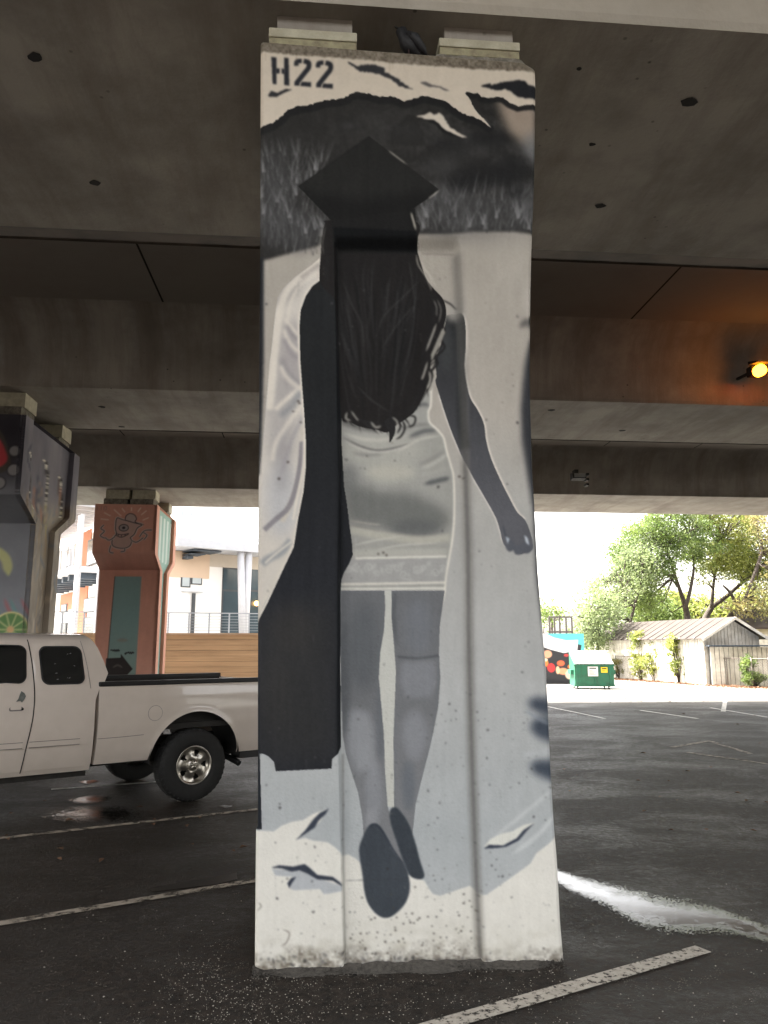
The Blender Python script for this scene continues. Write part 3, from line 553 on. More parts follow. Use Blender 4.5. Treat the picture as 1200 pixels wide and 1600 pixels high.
def water_mat():
    m = bpy.data.materials.new('puddle_water'); m.use_nodes = True; nt = m.node_tree; L = nt.links; b = nt.nodes['Principled BSDF']
    b.inputs['Base Color'].default_value = (.008, .007, .006, 1)
    tc = N(nt, 'TexCoord'); a = N(nt, 'Attribute'); a.attribute_name = 'paint'; sp = N(nt, 'SeparateColor'); L.new(a.outputs['Color'], sp.inputs[0])
    n = N(nt, 'TexNoise'); n.inputs['Scale'].default_value = 9; n.inputs['Detail'].default_value = 8; n.inputs['Roughness'].default_value = .75; L.new(tc.outputs['Object'], n.inputs['Vector'])
    # depth = red channel + noise: alpha from the rim, calm water only in the deep middle
    ad = N(nt, 'Math', operation='ADD'); L.new(sp.outputs[0], ad.inputs[0]); mm = N(nt, 'MapRange'); mm.inputs[1].default_value = .25; mm.inputs[2].default_value = .75; mm.inputs[3].default_value = -.3; mm.inputs[4].default_value = .3; L.new(n.outputs[0], mm.inputs[0]); L.new(mm.outputs[0], ad.inputs[1])
    f2 = N(nt, 'TexNoise'); f2.inputs['Scale'].default_value = 75; f2.inputs['Detail'].default_value = 3; f2.inputs['Roughness'].default_value = .65; L.new(tc.outputs['Object'], f2.inputs['Vector'])
    fm_ = N(nt, 'MapRange'); fm_.inputs[1].default_value = .3; fm_.inputs[2].default_value = .7; fm_.inputs[3].default_value = -.42; fm_.inputs[4].default_value = .42; L.new(f2.outputs[0], fm_.inputs[0])
    a2 = N(nt, 'Math', operation='ADD'); L.new(ad.outputs[0], a2.inputs[0]); L.new(fm_.outputs[0], a2.inputs[1])
    al = N(nt, 'MapRange'); al.inputs[1].default_value = .30; al.inputs[2].default_value = .42; L.new(a2.outputs[0], al.inputs[0]); L.new(al.outputs[0], b.inputs['Alpha'])
    st = N(nt, 'MapRange'); st.inputs[1].default_value = .45; st.inputs[2].default_value = .8; st.inputs[3].default_value = .22; st.inputs[4].default_value = .03; L.new(ad.outputs[0], st.inputs[0])
    ro = N(nt, 'MapRange'); ro.inputs[1].default_value = .45; ro.inputs[2].default_value = .8; ro.inputs[3].default_value = .1; ro.inputs[4].default_value = .03; L.new(ad.outputs[0], ro.inputs[0]); L.new(ro.outputs[0], b.inputs['Roughness'])
    h = N(nt, 'TexNoise'); h.inputs['Scale'].default_value = 85; h.inputs['Detail'].default_value = 4; h.inputs['Roughness'].default_value = .7; L.new(tc.outputs['Object'], h.inputs['Vector'])
    bp = N(nt, 'Bump'); bp.inputs['Distance'].default_value = .006; L.new(st.outputs[0], bp.inputs['Strength']); L.new(h.outputs[0], bp.inputs['Height']); L.new(bp.outputs[0], b.inputs['Normal'])
    b.inputs['Specular IOR Level'].default_value = .8
    return m
WM = water_mat()
def puddle(outline, z=.004, dk=1.):
    """outline: ground points; rings towards the centre line carry the depth"""
    P = [Vector((p.x, p.y, z)) for p in outline]; n = len(P); c = sum(P, Vector())/n
    mb = MB(); vs = []; dv = []
    for k, (f, d) in enumerate(((1, 0), (.8, .3), (.55, .6), (.25, .9), (0.02, 1.))):
        vs += [c+(p-c)*f for p in P]; dv += [d*dk]*n
    mb.add(vs, [(k*n+i, k*n+(i+1) % n, (k+1)*n+(i+1) % n, (k+1)*n+i) for k in range(4) for i in range(n)])
    mb.f.append(tuple(range(4*n, 5*n))); mb.sm.append(False)
    return tag(mb.build('puddle', WM, attr=np.array(dv)[:, None]*np.ones((1, 3))), kind='structure')
def pud_px(pts, dk=1.): return puddle([gr(*q) for q in catmull(pts, True, 4)], dk=dk)
puddle_strip = lambda a, b_, w0, w1: None
def streak(line, z=.004):
    """a long shallow wet streak: line of (u, v, half width in px)"""
    C = catmull([(a, b_) for a, b_, w_ in line], False, 6); Wd = np.interp(np.linspace(0, 1, len(C)), np.linspace(0, 1, len(line)), [q[2] for q in line])
    vs = []; dv = []
    for (u, v), h in zip(C, Wd):
        for f, d in ((-1, 0), (-.5, .62), (0, .9), (.5, .62), (1, 0)):
            p = gr(u, v+f*h); vs.append((p.x, p.y, z)); dv.append(d)
    m = len(C)
    for k in range(5): dv[k] = 0; dv[-1-k] = 0
    mb = MB(); mb.add(vs, [(i*5+k, i*5+k+1, (i+1)*5+k+1, (i+1)*5+k) for i in range(m-1) for k in range(4)])
    return tag(mb.build('puddle', WM, attr=np.array(dv)[:, None]*np.ones((1, 3))), kind='structure')
streak([(868, 1368, 13), (900, 1383, 17), (950, 1400, 22), (1005, 1422, 34), (1070, 1434, 32), (1130, 1440, 24), (1190, 1458, 17), (1290, 1494, 15)])
pud_px([(60, 1274), (100, 1262), (150, 1256), (215, 1260), (245, 1273), (215, 1286), (140, 1288), (85, 1283)], .62)
pud_px([(105, 1250), (140, 1242), (182, 1245), (165, 1255), (120, 1257)], .8)
pud_px([(122, 1221), (150, 1218), (156, 1222), (132, 1226)])
pud_px([(340, 1260), (355, 1258), (366, 1260), (352, 1264)])
wetdark = mat('wet_tar', (.006, .0055, .005), .35, var=.2)
def patch(pts, m, name, z=.004, px=True):
    P = [gr(*q) for q in pts] if px else pts
    mb = MB(); mb.add([(p[0], p[1], z) for p in P], [tuple(range(len(P)))]); return tag(mb.build(name, m), kind='structure')
patch([(232, 1389), (300, 1377), (370, 1364), (371, 1374), (340, 1382), (238, 1394)], wetdark, 'tar_patch')
# painted stall lines: a worn band between two ground points
line_m = mat('worn_line_paint', (.36, .33, .28), .7, var=.2, scale=20, alpha=(26, .43, .06), bump=.4)
line_f = mat('faded_line_paint', (.30, .26, .21), .7, var=.2, scale=20, alpha=(9, .46, .1), bump=.4)
line_w = mat('bright_line_paint', (.5, .49, .46), .7, var=.15, scale=12, alpha=(10, .4, .1))
def line(a, b_, wd, m, z=.006):
    a = Vector((a.x, a.y, z)); b_ = Vector((b_.x, b_.y, z)); t = (b_-a).normalized(); s = Vector((-t.y, t.x, 0))*wd/2
    mb = MB(); mb.add([a-s, a+s, b_+s, b_-s], [(0, 3, 2, 1)]); return tag(mb.build('parking_line', m), kind='structure')
line(gr(560, 1640), gr(1099, 1484), .11, line_m)
line(gr(-260, 1340), gr(403, 1265), .09, line_f)
line(gr(-200, 1478), gr(408, 1375), .09, line_f)
line(gr(80, 1234), gr(250, 1222), .09, line_w)
for a, b_ in (((850, 1103), (945, 1123)), ((1000, 1110), (1090, 1123)), ((1075, 1176), (1290, 1207)), ((1050, 1168), (1108, 1158)), ((1108, 1158), (1172, 1178)), ((1110, 1106), (1200, 1121)), ((1020, 1080), (1200, 1086)), ((860, 1085), (980, 1090))):
    line(gr(*a), gr(*b_), .1, line_w if a[1] < 1112 else line_f)
line(gr(1130, 1112), gr(1133, 1096), .12, line_w)

# ---------------------------------------------------------------- elevated road above
YAW = R(4.8)
conc = mat('bridge_concrete', (.37, .34, .295), .85, var=.16, scale=.6, bump=.35, bscale=35, tint=(.22, .195, .17), tscale=1.3, tamt=.8)
def stained(m_, base):
    """add drip streaks and form-board bands to a concrete material"""
    nt = m_.node_tree; L = nt.links; b = nt.nodes['Principled BSDF']; src = b.inputs['Base Color'].links[0].from_socket
    tc = N(nt, 'TexCoord'); mp = N(nt, 'Mapping'); mp.inputs['Scale'].default_value = (1.6, .25, .18); L.new(tc.outputs['Object'], mp.inputs[0])
    n = N(nt, 'TexNoise'); n.inputs['Scale'].default_value = 1.1; n.inputs['Detail'].default_value = 7; n.inputs['Roughness'].default_value = .7; L.new(mp.outputs[0], n.inputs['Vector'])
    mr = N(nt, 'MapRange'); mr.inputs[1].default_value = .45; mr.inputs[2].default_value = .7; mr.inputs[4].default_value = .8; L.new(n.outputs[0], mr.inputs[0])
    mx = N(nt, 'Mix', data_type='RGBA'); mx.inputs[7].default_value = (*base, 1); L.new(mr.outputs[0], mx.inputs[0]); L.new(src, mx.inputs[6])
    vo = N(nt, 'TexVoronoi'); vo.inputs['Scale'].default_value = 5.5; L.new(tc.outputs['Object'], vo.inputs['Vector']); pr = N(nt, 'MapRange'); pr.inputs[1].default_value = .10; pr.inputs[2].default_value = .05; L.new(vo.outputs['Distance'], pr.inputs[0])
    n3 = N(nt, 'TexNoise'); n3.inputs['Scale'].default_value = 1.4; n3.inputs['Detail'].default_value = 4; L.new(tc.outputs['Object'], n3.inputs['Vector']); m3 = N(nt, 'MapRange'); m3.inputs[1].default_value = .5; m3.inputs[2].default_value = .62; m3.inputs[4].default_value = .75; L.new(n3.outputs[0], m3.inputs[0])
    mu = N(nt, 'Math', operation='MULTIPLY'); L.new(pr.outputs[0], mu.inputs[0]); L.new(m3.outputs[0], mu.inputs[1])
    m4 = N(nt, 'Mix', data_type='RGBA'); m4.inputs[7].default_value = (.03, .026, .022, 1); L.new(mu.outputs[0], m4.inputs[0]); L.new(mx.outputs[2], m4.inputs[6]); L.new(m4.outputs[2], b.inputs['Base Color'])
    return m_
stained(conc, (.20, .166, .138))
conc_slab = mat('soffit_concrete', (.33, .30, .26), .85, var=.14, scale=.8, bump=.3, bscale=35, tint=(.20, .17, .15), tscale=.8, tamt=.6)
def jointed(m_):
    nt = m_.node_tree; L = nt.links; b = nt.nodes['Principled BSDF']; src = b.inputs['Base Color'].links[0].from_socket
    tc = N(nt, 'TexCoord'); sp = N(nt, 'SeparateXYZ'); L.new(tc.outputs['Object'], sp.inputs[0])
    a = N(nt, 'Math', operation='DIVIDE'); L.new(sp.outputs[0], a.inputs[0]); a.inputs[1].default_value = 2.57
    f = N(nt, 'Math', operation='FRACT'); L.new(a.outputs[0], f.inputs[0]); c = N(nt, 'Math', operation='LESS_THAN'); L.new(f.outputs[0], c.inputs[0]); c.inputs[1].default_value = .012
    mx = N(nt, 'Mix', data_type='RGBA'); mx.inputs[7].default_value = (.008, .007, .006, 1); L.new(c.outputs[0], mx.inputs[0]); L.new(src, mx.inputs[6]); L.new(mx.outputs[2], b.inputs['Base Color']); return m_
jointed(conc_slab)
drip = mat('drip_edge_dark', (.085, .066, .052), .9, var=.35, scale=1.2, tint=(.03, .024, .02), tscale=1.5, tamt=.8)  # darker brown than the girder, for the strip over its lip
deck = empty('highway_overpass', (0, 0, 0), YAW, 'grey concrete road bridge on wide girders spanning overhead above the murals', 'bridge')
XA, XB = -60, 60
ZF, ZS = 5.90, 7.12
GIRD = ((5.95, 1.52), (13.72, 1.25), (22.05, 1.45), (-12.0, 1.5), (-19.0, 1.5))
for yc, hw in GIRD:
    if yc < 0: continue
    hn = [(.85*(1-math.sin(R(a))), 1.0*(1-math.cos(R(a)))) for a in range(0, 91, 9)]      # quarter curve: (out, down from the soffit)
    prof = [(yc-hw-.02-x, ZS+.02-z) for x, z in hn]+[(yc-hw, ZF+.05), (yc-hw+.02, ZF), (yc+hw, ZF), (yc+hw+.02, ZF+.03), (yc+hw+.40, ZF+.12), (yc+hw+.42, ZF+.34), (yc+hw+.62, ZS-.10), (yc+hw+.78, ZS+.02)]
    gmb = MB(); gmb.prism(prof, 0, XA, XB); 
    for q in range(len(gmb.f)-2): gmb.sm[q] = q < len(hn)
    gmb.build('box_girder', conc, deck)
    gmb = MB(); gmb.prism([(yc+hw+.03, ZF+.025), (yc+hw+.402, ZF+.112), (yc+hw+.43, ZF+.10), (yc+hw+.43, ZF+.34), (yc+hw+.424, ZF+.34), (yc+hw+.416, ZF+.125), (yc+hw+.03, ZF+.031)], 0, XA, XB); gmb.build('drip_edge', drip, deck)
lit_web = mat('lit_web_concrete', (.52, .48, .41), .85, var=.12, scale=.8, bump=.3, bscale=35, tint=(.34, .29, .23), tscale=.5, tamt=.7)  # paler copy of the girder concrete: daylight painted onto the near web
yc, hw = GIRD[0]; off = -.004
fp = [(yc-hw-.026-x, ZS+.0-z) for x, z in hn]+[(yc-hw-.006, ZF+.05), (yc-hw+.015, ZF-.004)]
mb = MB(); mb.prism(fp+[(p_[0]+.03, p_[1]+.02) for p_ in fp[::-1]], 0, XA, XB); mb.build('fascia', lit_web, deck)  # skin added over the near web, holding that painted daylight
D0, D1 = 1.3, 26.0
mb = MB(); mb.box((XA, D0, ZS), (XB, D1, ZS+.26)); mb.build('deck_slab', conc_slab, deck)
for y in (D0, D1-.3):
    mb = MB(); mb.prism([(y, ZS+.26), (y+.3, ZS+.26), (y+.24, ZS+1.15), (y+.08, ZS+1.15)], 0, XA, XB); mb.build('parapet', conc, deck)
# added unseen deck behind the viewer, put in to block light
light_blocker = empty('highway_overpass', (0, 0, 0), YAW, 'added unseen grey deck behind the viewpoint, blocking light from the pier', 'bridge')
mb = MB(); mb.box((XA, -24, ZS), (XB, -5.0, ZS+.26)); mb.build('deck_slab', conc_slab, light_blocker)
for yc in (-20, -9): mb = MB(); mb.prism([(yc-2.2, ZS+.02), (yc-1.5, ZF), (yc+1.5, ZF), (yc+2.2, ZS+.02)], 0, XA, XB); mb.build('box_girder', conc, light_blocker)
hole_m = mat('drain_hole', (.012, .01, .009), .9, var=.1)
rnd = random.Random(4)
def on_flange(u, v):
    p = gr(u, v, ZF-.004); return p
for u, v, sz in ((55, 90, .06), (148, 286, .055), (1076, 160, .07), (938, 322, .055), (160, 636, .07), (190, 667, .07), (862, 641, .07), (972, 673, .07), (905, 108, .02), (925, 226, .03)):
    p = on_flange(u, v); n = 9; mb = MB()
    vs = [(p.x+sz*rnd.uniform(.7, 1.1)*math.cos(6.28*k/n), p.y+sz*rnd.uniform(.7, 1.1)*math.sin(6.28*k/n)*.8, p.z) for k in range(n)]
    vs += [(x, y, z+.03) for x, y, z in vs]
    mb.add(vs, [tuple(range(n))]+[(k, (k+1) % n, n+(k+1) % n, n+k) for k in range(n)]); o = mb.build('drain_hole', hole_m, deck)
    o.matrix_parent_inverse = Matrix.Rotation(-YAW, 4, 'Z')

# ---------------------------------------------------------------- the painted pier in front
pier_paint = mat('mural_paint', (1, 1, 1), .7, var=.035, scale=9, bump=.22, bscale=70, paint=True, spec=.12)
PO = gr(641, 1512); EX = Vector((math.cos(YAW), math.sin(YAW), 0)); EN = Vector((-math.sin(YAW), math.cos(YAW), 0))   # EN points into the pier
def onface(u, v):
    d = ray(u, v); c = Vector((0, 0, EYE)); t = (PO-c).dot(EN)/d.dot(EN); return c+d*t
LEFT = ((60, 408), (82, 407), (400, 406), (900, 403), (1100, 402.5), (1294, 402.5), (1299, 399.5), (1515, 397.5))
RIGHT = ((60, 836), (110, 838), (260, 836), (380, 831.5), (440, 830), (570, 829), (620, 830), (720, 833), (790, 837), (880, 841.5), (960, 848), (1040, 855), (1200, 862), (1290, 867.5), (1340, 872), (1440, 877), (1515, 883))
def I(tab, v): return float(np.interp(v, [q[0] for q in tab], [q[1] for q in tab]))
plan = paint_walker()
NU, NV = 366, 1060
pier = empty('bridge_pier', (PO.x, PO.y, 0), YAW, 'nearest concrete pier, marked H22 and painted with a graduate in cap and gown walking away', 'pier')
vv = np.linspace(0, 1, NV+1); verts = np.zeros(((NV+1)*(NU+1), 3)); uvp = np.zeros(((NV+1)*(NU+1), 2)); k = 0
def sstep(a, b_, x): t = np.clip((x-a)/(b_-a), 0, 1); return t*t*(3-2*t)
us = np.linspace(0, 1, NU+1)
TL = math.cos(TILT); TS = math.sin(TILT)
for j, t in enumerate(vv):
    vm = 84+t*(1511-84); l = I(LEFT, vm); r_ = I(RIGHT, vm); U = l+(r_-l)*us
    top = 66+(U-408)*.079; top = top+sstep(812, 838, U)*9; bot = 1515-(U-400)*.008+2*np.sin(U*.09)+1.5*np.sin(U*.23+1)
    Vv = top+(bot-top)*t
    rx = (U-600)/FPX; ry = (800-Vv)/FPX; D = np.stack([rx, TL-ry*TS, TS+ry*TL], 1)
    tt = ((PO.x*EN.x+PO.y*EN.y))/(D[:, 0]*EN.x+D[:, 1]*EN.y); P = D*tt[:, None]; P[:, 2] += EYE
    s = (P[:, 0]-PO.x)*EX.x+(P[:, 1]-PO.y)*EX.y
    # recessed centre panel with splayed cheeks, rounded arrises
    Lr = np.interp(Vv, [380, 750, 1100, 1500], [524, 531, 529, 538]); Rr = np.interp(Vv, [380, 700, 1100, 1500], [718, 731, 741, 755])
    rec = sstep(-3, 4, U-Lr)*(1-sstep(-9, 3, U-Rr))*sstep(366, 390, Vv)
    edge = np.minimum((U-l), (r_-U)); arr = .022*(1-np.sqrt(np.clip(edge/5.5, 0, 1)))
    dep = .048*rec+arr+.0012*np.sin(s*7+P[:, 2]*3)
    verts[k:k+NU+1] = np.stack([s, dep, P[:, 2]], 1); uvp[k:k+NU+1] = np.stack([U, Vv], 1); k += NU+1
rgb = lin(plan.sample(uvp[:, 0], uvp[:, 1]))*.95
ii = np.arange(NV)[:, None]*(NU+1)+np.arange(NU)[None, :]
quads = np.stack([ii, ii+NU+1, ii+NU+2, ii+1], -1).reshape(-1, 4)
nb = len(verts); DP = 2.75
lb = np.arange(NV+1)*(NU+1); rb = lb+NU
plain = lin(np.array([(176, 172, 163)]))*np.ones((NV+1, 1))*(.8+.12*np.sin(np.arange(NV+1)*.07)*np.sin(np.arange(NV+1)*.011))[:, None]
col_v = [verts]; col_c = [rgb]; strips = []
for idx, flip in ((lb, False), (rb, True)):          # flanks: the mural wraps a hand's width round the corner, then bare grey
    prev = idx; base_i = nb+sum(len(q) for q in col_v[1:])
    for dq, kf in ((.14, 0.), (.32, 1.), (1.4, 1.), (DP, 1.)):
        col_v.append(np.stack([verts[idx, 0], np.full(NV+1, dq), verts[idx, 2]], 1)); col_c.append(rgb[idx]*(1-kf)+plain*kf)
        cur = np.arange(NV+1)+base_i; base_i += NV+1
        strips += [(int(prev[i]), int(cur[i]), int(cur[i+1]), int(prev[i+1])) if not flip else (int(prev[i]), int(prev[i+1]), int(cur[i+1]), int(cur[i])) for i in range(NV)]
        prev = cur
    if not flip: lback = prev
    else: rback = prev
allv = np.concatenate(col_v); allc = np.concatenate(col_c)
q3 = [(int(lback[i]), int(rback[i]), int(rback[i+1]), int(lback[i+1])) for i in range(NV)]
topf = [tuple([int(lback[0])]+list(range(NU+1))+[int(rback[0])])]
fl = [tuple(q) for q in quads.tolist()]+strips+q3+topf
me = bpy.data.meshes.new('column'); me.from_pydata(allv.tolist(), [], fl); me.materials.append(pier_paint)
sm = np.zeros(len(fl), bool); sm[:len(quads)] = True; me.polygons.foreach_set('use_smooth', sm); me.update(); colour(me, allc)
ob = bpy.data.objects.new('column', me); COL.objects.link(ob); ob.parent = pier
def floc(u, v, off=0.):   # a point of the face drawing -> local (s, z) at depth off behind the face
    d = ray(u, v); c = Vector((0, 0, EYE)); t = (PO+EN*off-c).dot(EN)/d.dot(EN); p = c+d*t; return ((p-PO).dot(EX), p.z)
raw = mat('weathered_concrete', (.24, .22, .18), .9, var=.35, scale=14, bump=.9, bscale=45, tint=(.10, .085, .065), tscale=9, tamt=.9)
pad1 = mat('pad_cream', (.52, .49, .37), .7, var=.12, scale=12, bump=.2, tint=(.30, .25, .16), tscale=7, tamt=.5)
pad2 = mat('pad_olive', (.34, .31, .19), .75, var=.2, scale=16, bump=.3, tint=(.14, .10, .07), tscale=10, tamt=.7)
for (ul, ur, vt, vm_, vb, ped, sk_) in ((420, 558, 38, 53, 67, (414, 566, 84), .094), (686, 812, 54, 68, 80, (679, 822, 98), .105)):
    s0, z2 = floc(ul, vt+4, .05); s1, _ = floc(ur, vt+4, .05); z1 = floc(ul, vm_+3, .05)[1]; z0 = floc(ul, vb+3, .05)[1]
    grp = MB(); grp.box((s0+.05, .12, z2-.01), (s1-.03, .66, ZF+.02)); grp.build('sole_plate', conc, pier)
    grp = MB(); grp.box((s0, .05, z1), (s1, .62, z2)); b1 = grp.build('bearing_plate', pad1, pier, bevel=.006)
    grp = MB(); grp.box((s0+.004, .058, z0), (s1-.004, .60, z1-.002)); grp.build('bearing_pad', pad2, pier, bevel=.004)
    p0, zp = floc(ped[0], ped[2]); p1, _ = floc(ped[1], ped[2]); zq = floc(ped[1], ped[2]-8, .03)[1]; zt = verts[:, 2].max()-.02
    mb = MB(); 
    def pedf(a, b_, z_):
        return None
    n = 26; rr = random.Random(int(ul))
    prof = [(p0+(p1-p0)*i/n, z0-.004-(.015 if 0 < i < n else .05)-rr.uniform(0, .012)) for i in range(n+1)]
    mb.prism([(p0, zp-.15)]+prof+[(p1, zp-.15)], 1, .03, .68); mb.build('bearing_pedestal', raw, pier)

# rubble and grit heaped along the foot of the pier
grit = mat('grit', (.055, .05, .043), .95, var=.4, scale=40, bump=.6)
grit_lt = mat('pale_chips', (.34, .32, .28), .9, var=.3, scale=20)
rr = random.Random(9); mb = MB()
def pebble(mb, x, y, z, r, rr):
    n = 5; vs = []; c = rr.uniform(.5, .9)
    for zz, k in ((-.3, .8), (.35, .7)):
        a0 = rr.random()*6
        vs += [(x+r*k*rr.uniform(.7, 1.2)*math.cos(a0+6.283*i/n), y+r*k*rr.uniform(.7, 1.2)*math.sin(a0+6.283*i/n), z+r*zz*c) for i in range(n)]
    mb.add(vs, [tuple(range(n, 2*n))]+[(i, (i+1) % n, n+(i+1) % n, n+i) for i in range(n)])
for i in range(2600):
    a = rr.random(); s = -.84+1.68*a; q = abs(rr.gauss(0, .045)); p = PO+EX*s-EN*(q-.01)+Vector((0, 0, 0))
    pebble(mb, p.x, p.y, max(0, .02-q*.25)*rr.random(), rr.uniform(.002, .0085), rr)
# low skirt of dirt
def skirt(s, t):
    ss = -.84+1.68*s; w_ = (.09+.05*mnoise.noise(Vector((ss*4, 1, 0))))*min(1, .25+s*6, .25+(1-s)*6); h = .024+.014*mnoise.noise(Vector((ss*9, 5, 0)))
    p = PO+EX*ss-EN*(w_*t-.02); return Vector((p.x, p.y, .002+h*(1-t)**1.6+.006*mnoise.noise(Vector((ss*30, t*4, 0)))*(1-t)))
mb.grid(skirt, 160, 8); tag(mb.build('dirt_heap', grit), 'dark grit and dirt gathered along the foot of the nearest pier', 'dirt', kind='stuff')
mb = MB()
for i in range(1500):
    b_ = rr.random()
    if b_ < .5: p = gr(rr.gauss(360, 70), rr.gauss(1545, 40))
    elif b_ < .75: p = gr(rr.uniform(380, 900), rr.uniform(1515, 1600))
    else: p = gr(rr.uniform(0, 1200), rr.uniform(1380, 1600))
    if (p-PO).dot(EN) > -.02 and abs((p-PO).dot(EX)) < 1.0: continue
    pebble(mb, p.x, p.y, .001, rr.uniform(.0012, .0045)*(1 if b_ < .9 else 1.5), rr)
tag(mb.build('stone_chips', grit_lt), 'pale stone chips scattered over the dark asphalt before the pier', 'gravel', kind='stuff')
leafm = mat('dead_leaf', (.12, .06, .03), .8, var=.5, scale=6)
mb = MB()
for i in range(230):
    if i < 25: p = gr(rr.uniform(880, 1200), rr.uniform(1110, 1330))
    elif i < 50: p = gr(rr.uniform(0, 400), rr.uniform(1200, 1350))
    else: p = Vector((rr.uniform(6, 16), rr.uniform(24, 33), 0))
    r = rr.uniform(.02, .055); a = rr.random()*6; c, s_ = math.cos(a), math.sin(a)
    vs = [(p.x+r*(x*c-y*s_), p.y+r*(x*s_+y*c), .006+z*r) for x, y, z in ((-1, 0, .1), (-.2, -.5, .35), (1, 0, .05), (-.1, .55, .4))]
    mb.add(vs, [(0, 1, 2, 3)])
tag(mb.build('fallen_leaves', leafm), 'brown leaves and bits lying scattered across the asphalt', 'leaves', kind='stuff')
# ---------------------------------------------------------------- pigeon on the pier cap
pg = onface(640, 84); s0 = (pg-PO).dot(EX)
ztop = verts[:NU+1][int((640-407)/431*NU)][2]+.004
bird = empty('pigeon', tuple(PO+EX*s0+EN*.075+Vector((0, 0, ztop))), YAW, 'dark pigeon perched between the two bearings on top of the nearest pier', 'pigeon')
bm_ = mat('pigeon_feathers', (.013, .013, .015), .6, var=.3, scale=30)
mb = MB()
ax = [(-.045, 0, .148), (-.04, 0, .135), (-.03, 0, .10), (-.008, 0, .07), (.022, 0, .045), (.05, 0, .02), (.075, 0, -.005), (.095, 0, -.03)]
mb.tube([(x*.9, y, z+.045) for x, y, z in ax], [.012, .030, .026, .044, .048, .036, .02, .012], 14)
o = mb.build('body', bm_, bird)
mb = MB(); mb.tube([(-.05, -.005, .185), (-.066, -.02, .181), (-.075, -.028, .177)], [.007, .005, .001], 6); mb.build('beak', M['grime'], bird)
for sgn in (-1, 1):
    mb = MB(); mb.tube([(-.01, sgn*.034, .14), (.03, sgn*.046, .105), (.07, sgn*.034, .055), (.098, sgn*.014, .02)], [.012, .026, .02, .004], 8); mb.build('wing', bm_, bird)
    mb = MB(); mb.tube([(.0, sgn*.018, .07), (.0, sgn*.018, .004)], .004, 6)
    for a in (-.5, 0, .5): mb.tube([(.0, sgn*.018, .004), (-.022*math.cos(a), sgn*.018+.022*math.sin(a), .002)], [.003, .0015], 5)
    mb.build('leg', mat('pigeon_leg', (.04, .02, .018), .6), bird)

bird.scale = (1.3, 1.3, 1.3)
# ---------------------------------------------------------------- the two farther painted piers
def far_pier(corner, label, front_fn, side_fn, W_=1.64):
    """hammerhead pier; local origin under the front right top corner, x to the left is negative, y goes in"""
    root = empty('bridge_pier', (corner.x, corner.y, 0), YAW, label, 'pier')
    H_ = 5.48
    prof = [(.8, 0), (.8, 3.78), (.03, 4.14), (0, 4.2), (0, H_)]
    L_ = [0]
    for a, b_ in zip(prof, prof[1:]): L_.append(L_[-1]+math.hypot(b_[0]-a[0], b_[1]-a[1]))
    def pp(t): 
        q = t*L_[-1]; return (float(np.interp(q, L_, [p_[0] for p_ in prof])), float(np.interp(q, L_, [p_[1] for p_ in prof])))
    mb = MB(); nu, nv = 110, 330; cols = []
    def fn(i, j): 
        y, z = pp(j); return Vector((-W_+W_*i, y, z))
    mb.grid(fn, nu, nv, True); P = np.array(mb.v); cols.append(front_fn(P[:, 0], P[:, 2]))
    # back, sides, top
    full = [(p_[0], p_[1]) for p_ in prof]; full += [(2.9-y, z) for y, z in prof[::-1]]
    def sid(x, poly, mb, cols, n=90):
        # rows across the outline
        vs = []; zs = np.linspace(0, H_, n*2+1)
        for z in zs:
            yn = float(np.interp(z, [0, 3.78, 4.14, 4.2, H_], poly[0])); yf = float(np.interp(z, [0, 3.78, 4.14, 4.2, H_], poly[1]))
            vs += [(x, yn+(yf-yn)*k/24, z) for k in range(25)]
        b0 = len(mb.v); mb.add(vs, [(j*25+k, j*25+k+1, (j+1)*25+k+1, (j+1)*25+k) for j in range(2*n) for k in range(24)], True)
        Q = np.array(vs); cols.append(side_fn(Q[:, 1], Q[:, 2]))
    fullp = ([.8, .8, .03, 0, 0], [2.1, 2.1, 2.87, 2.9, 2.9])
    sid(-.09, fullp, mb, cols); sid(-W_, fullp, mb, cols)
    nb_ = len(mb.v)
    mb.add([(-W_, 2.1, 0), (0, 2.1, 0), (0, 2.1, 3.78), (-W_, 2.1, 3.78), (0, 2.87, 4.14), (-W_, 2.87, 4.14), (0, 2.9, H_), (-W_, 2.9, H_), (0, 0, H_), (-W_, 0, H_)], [(0, 1, 2, 3), (3, 2, 4, 5), (5, 4, 6, 7), (7, 6, 8, 9)])
    Q = np.array(mb.v[nb_:]); cols.append(front_fn(Q[:, 0], Q[:, 2]))
    mb.build('column', pier_paint, root, attr=np.concatenate(cols))
    # raised borders either side of the long recess on the right face
    for near in (True, False):
        mb = MB(); cols = []
        zs = [0, 3.78, 4.14, 4.2, H_]
        if near: a = [.8, .8, .03, 0, 0]; b_ = [1.12, 1.12, .42, .38, .34]
        else: a = [1.78, 1.78, 2.48, 2.52, 2.56]; b_ = [2.1, 2.1, 2.87, 2.9, 2.9]
        n = 200; vs = []
        for z in np.linspace(0, H_, n+1):
            yn = float(np.interp(z, zs, a)); yf = float(np.interp(z, zs, b_)); vs += [(-.09, yn, z), (0, yn, z)]+[(0, yn+(yf-yn)*k/5, z) for k in range(1, 5)]+[(0, yf, z), (-.09, yf, z)]
        mb.add(vs, [(j*8+k, j*8+k+1, (j+1)*8+k+1, (j+1)*8+k) for j in range(n) for k in range(7)])
        Q = np.array(vs); mb.build('side_rib', pier_paint, root, attr=side_fn(Q[:, 1], Q[:, 2], True))
    for x0, y0 in ((-1.45, .1), (-.75, .1), (-1.45, 2.0), (-.75, 2.0)):
        mb = MB(); mb.box((x0, y0, H_-.01), (x0+.62, y0+.6, H_+.17)); mb.build('bearing_pedestal', raw, root)
        mb = MB(); mb.box((x0+.04, y0+.03, H_+.172), (x0+.66, y0+.57, ZF+.02)); mb.build('bearing_pad', pad1, root)
    return root
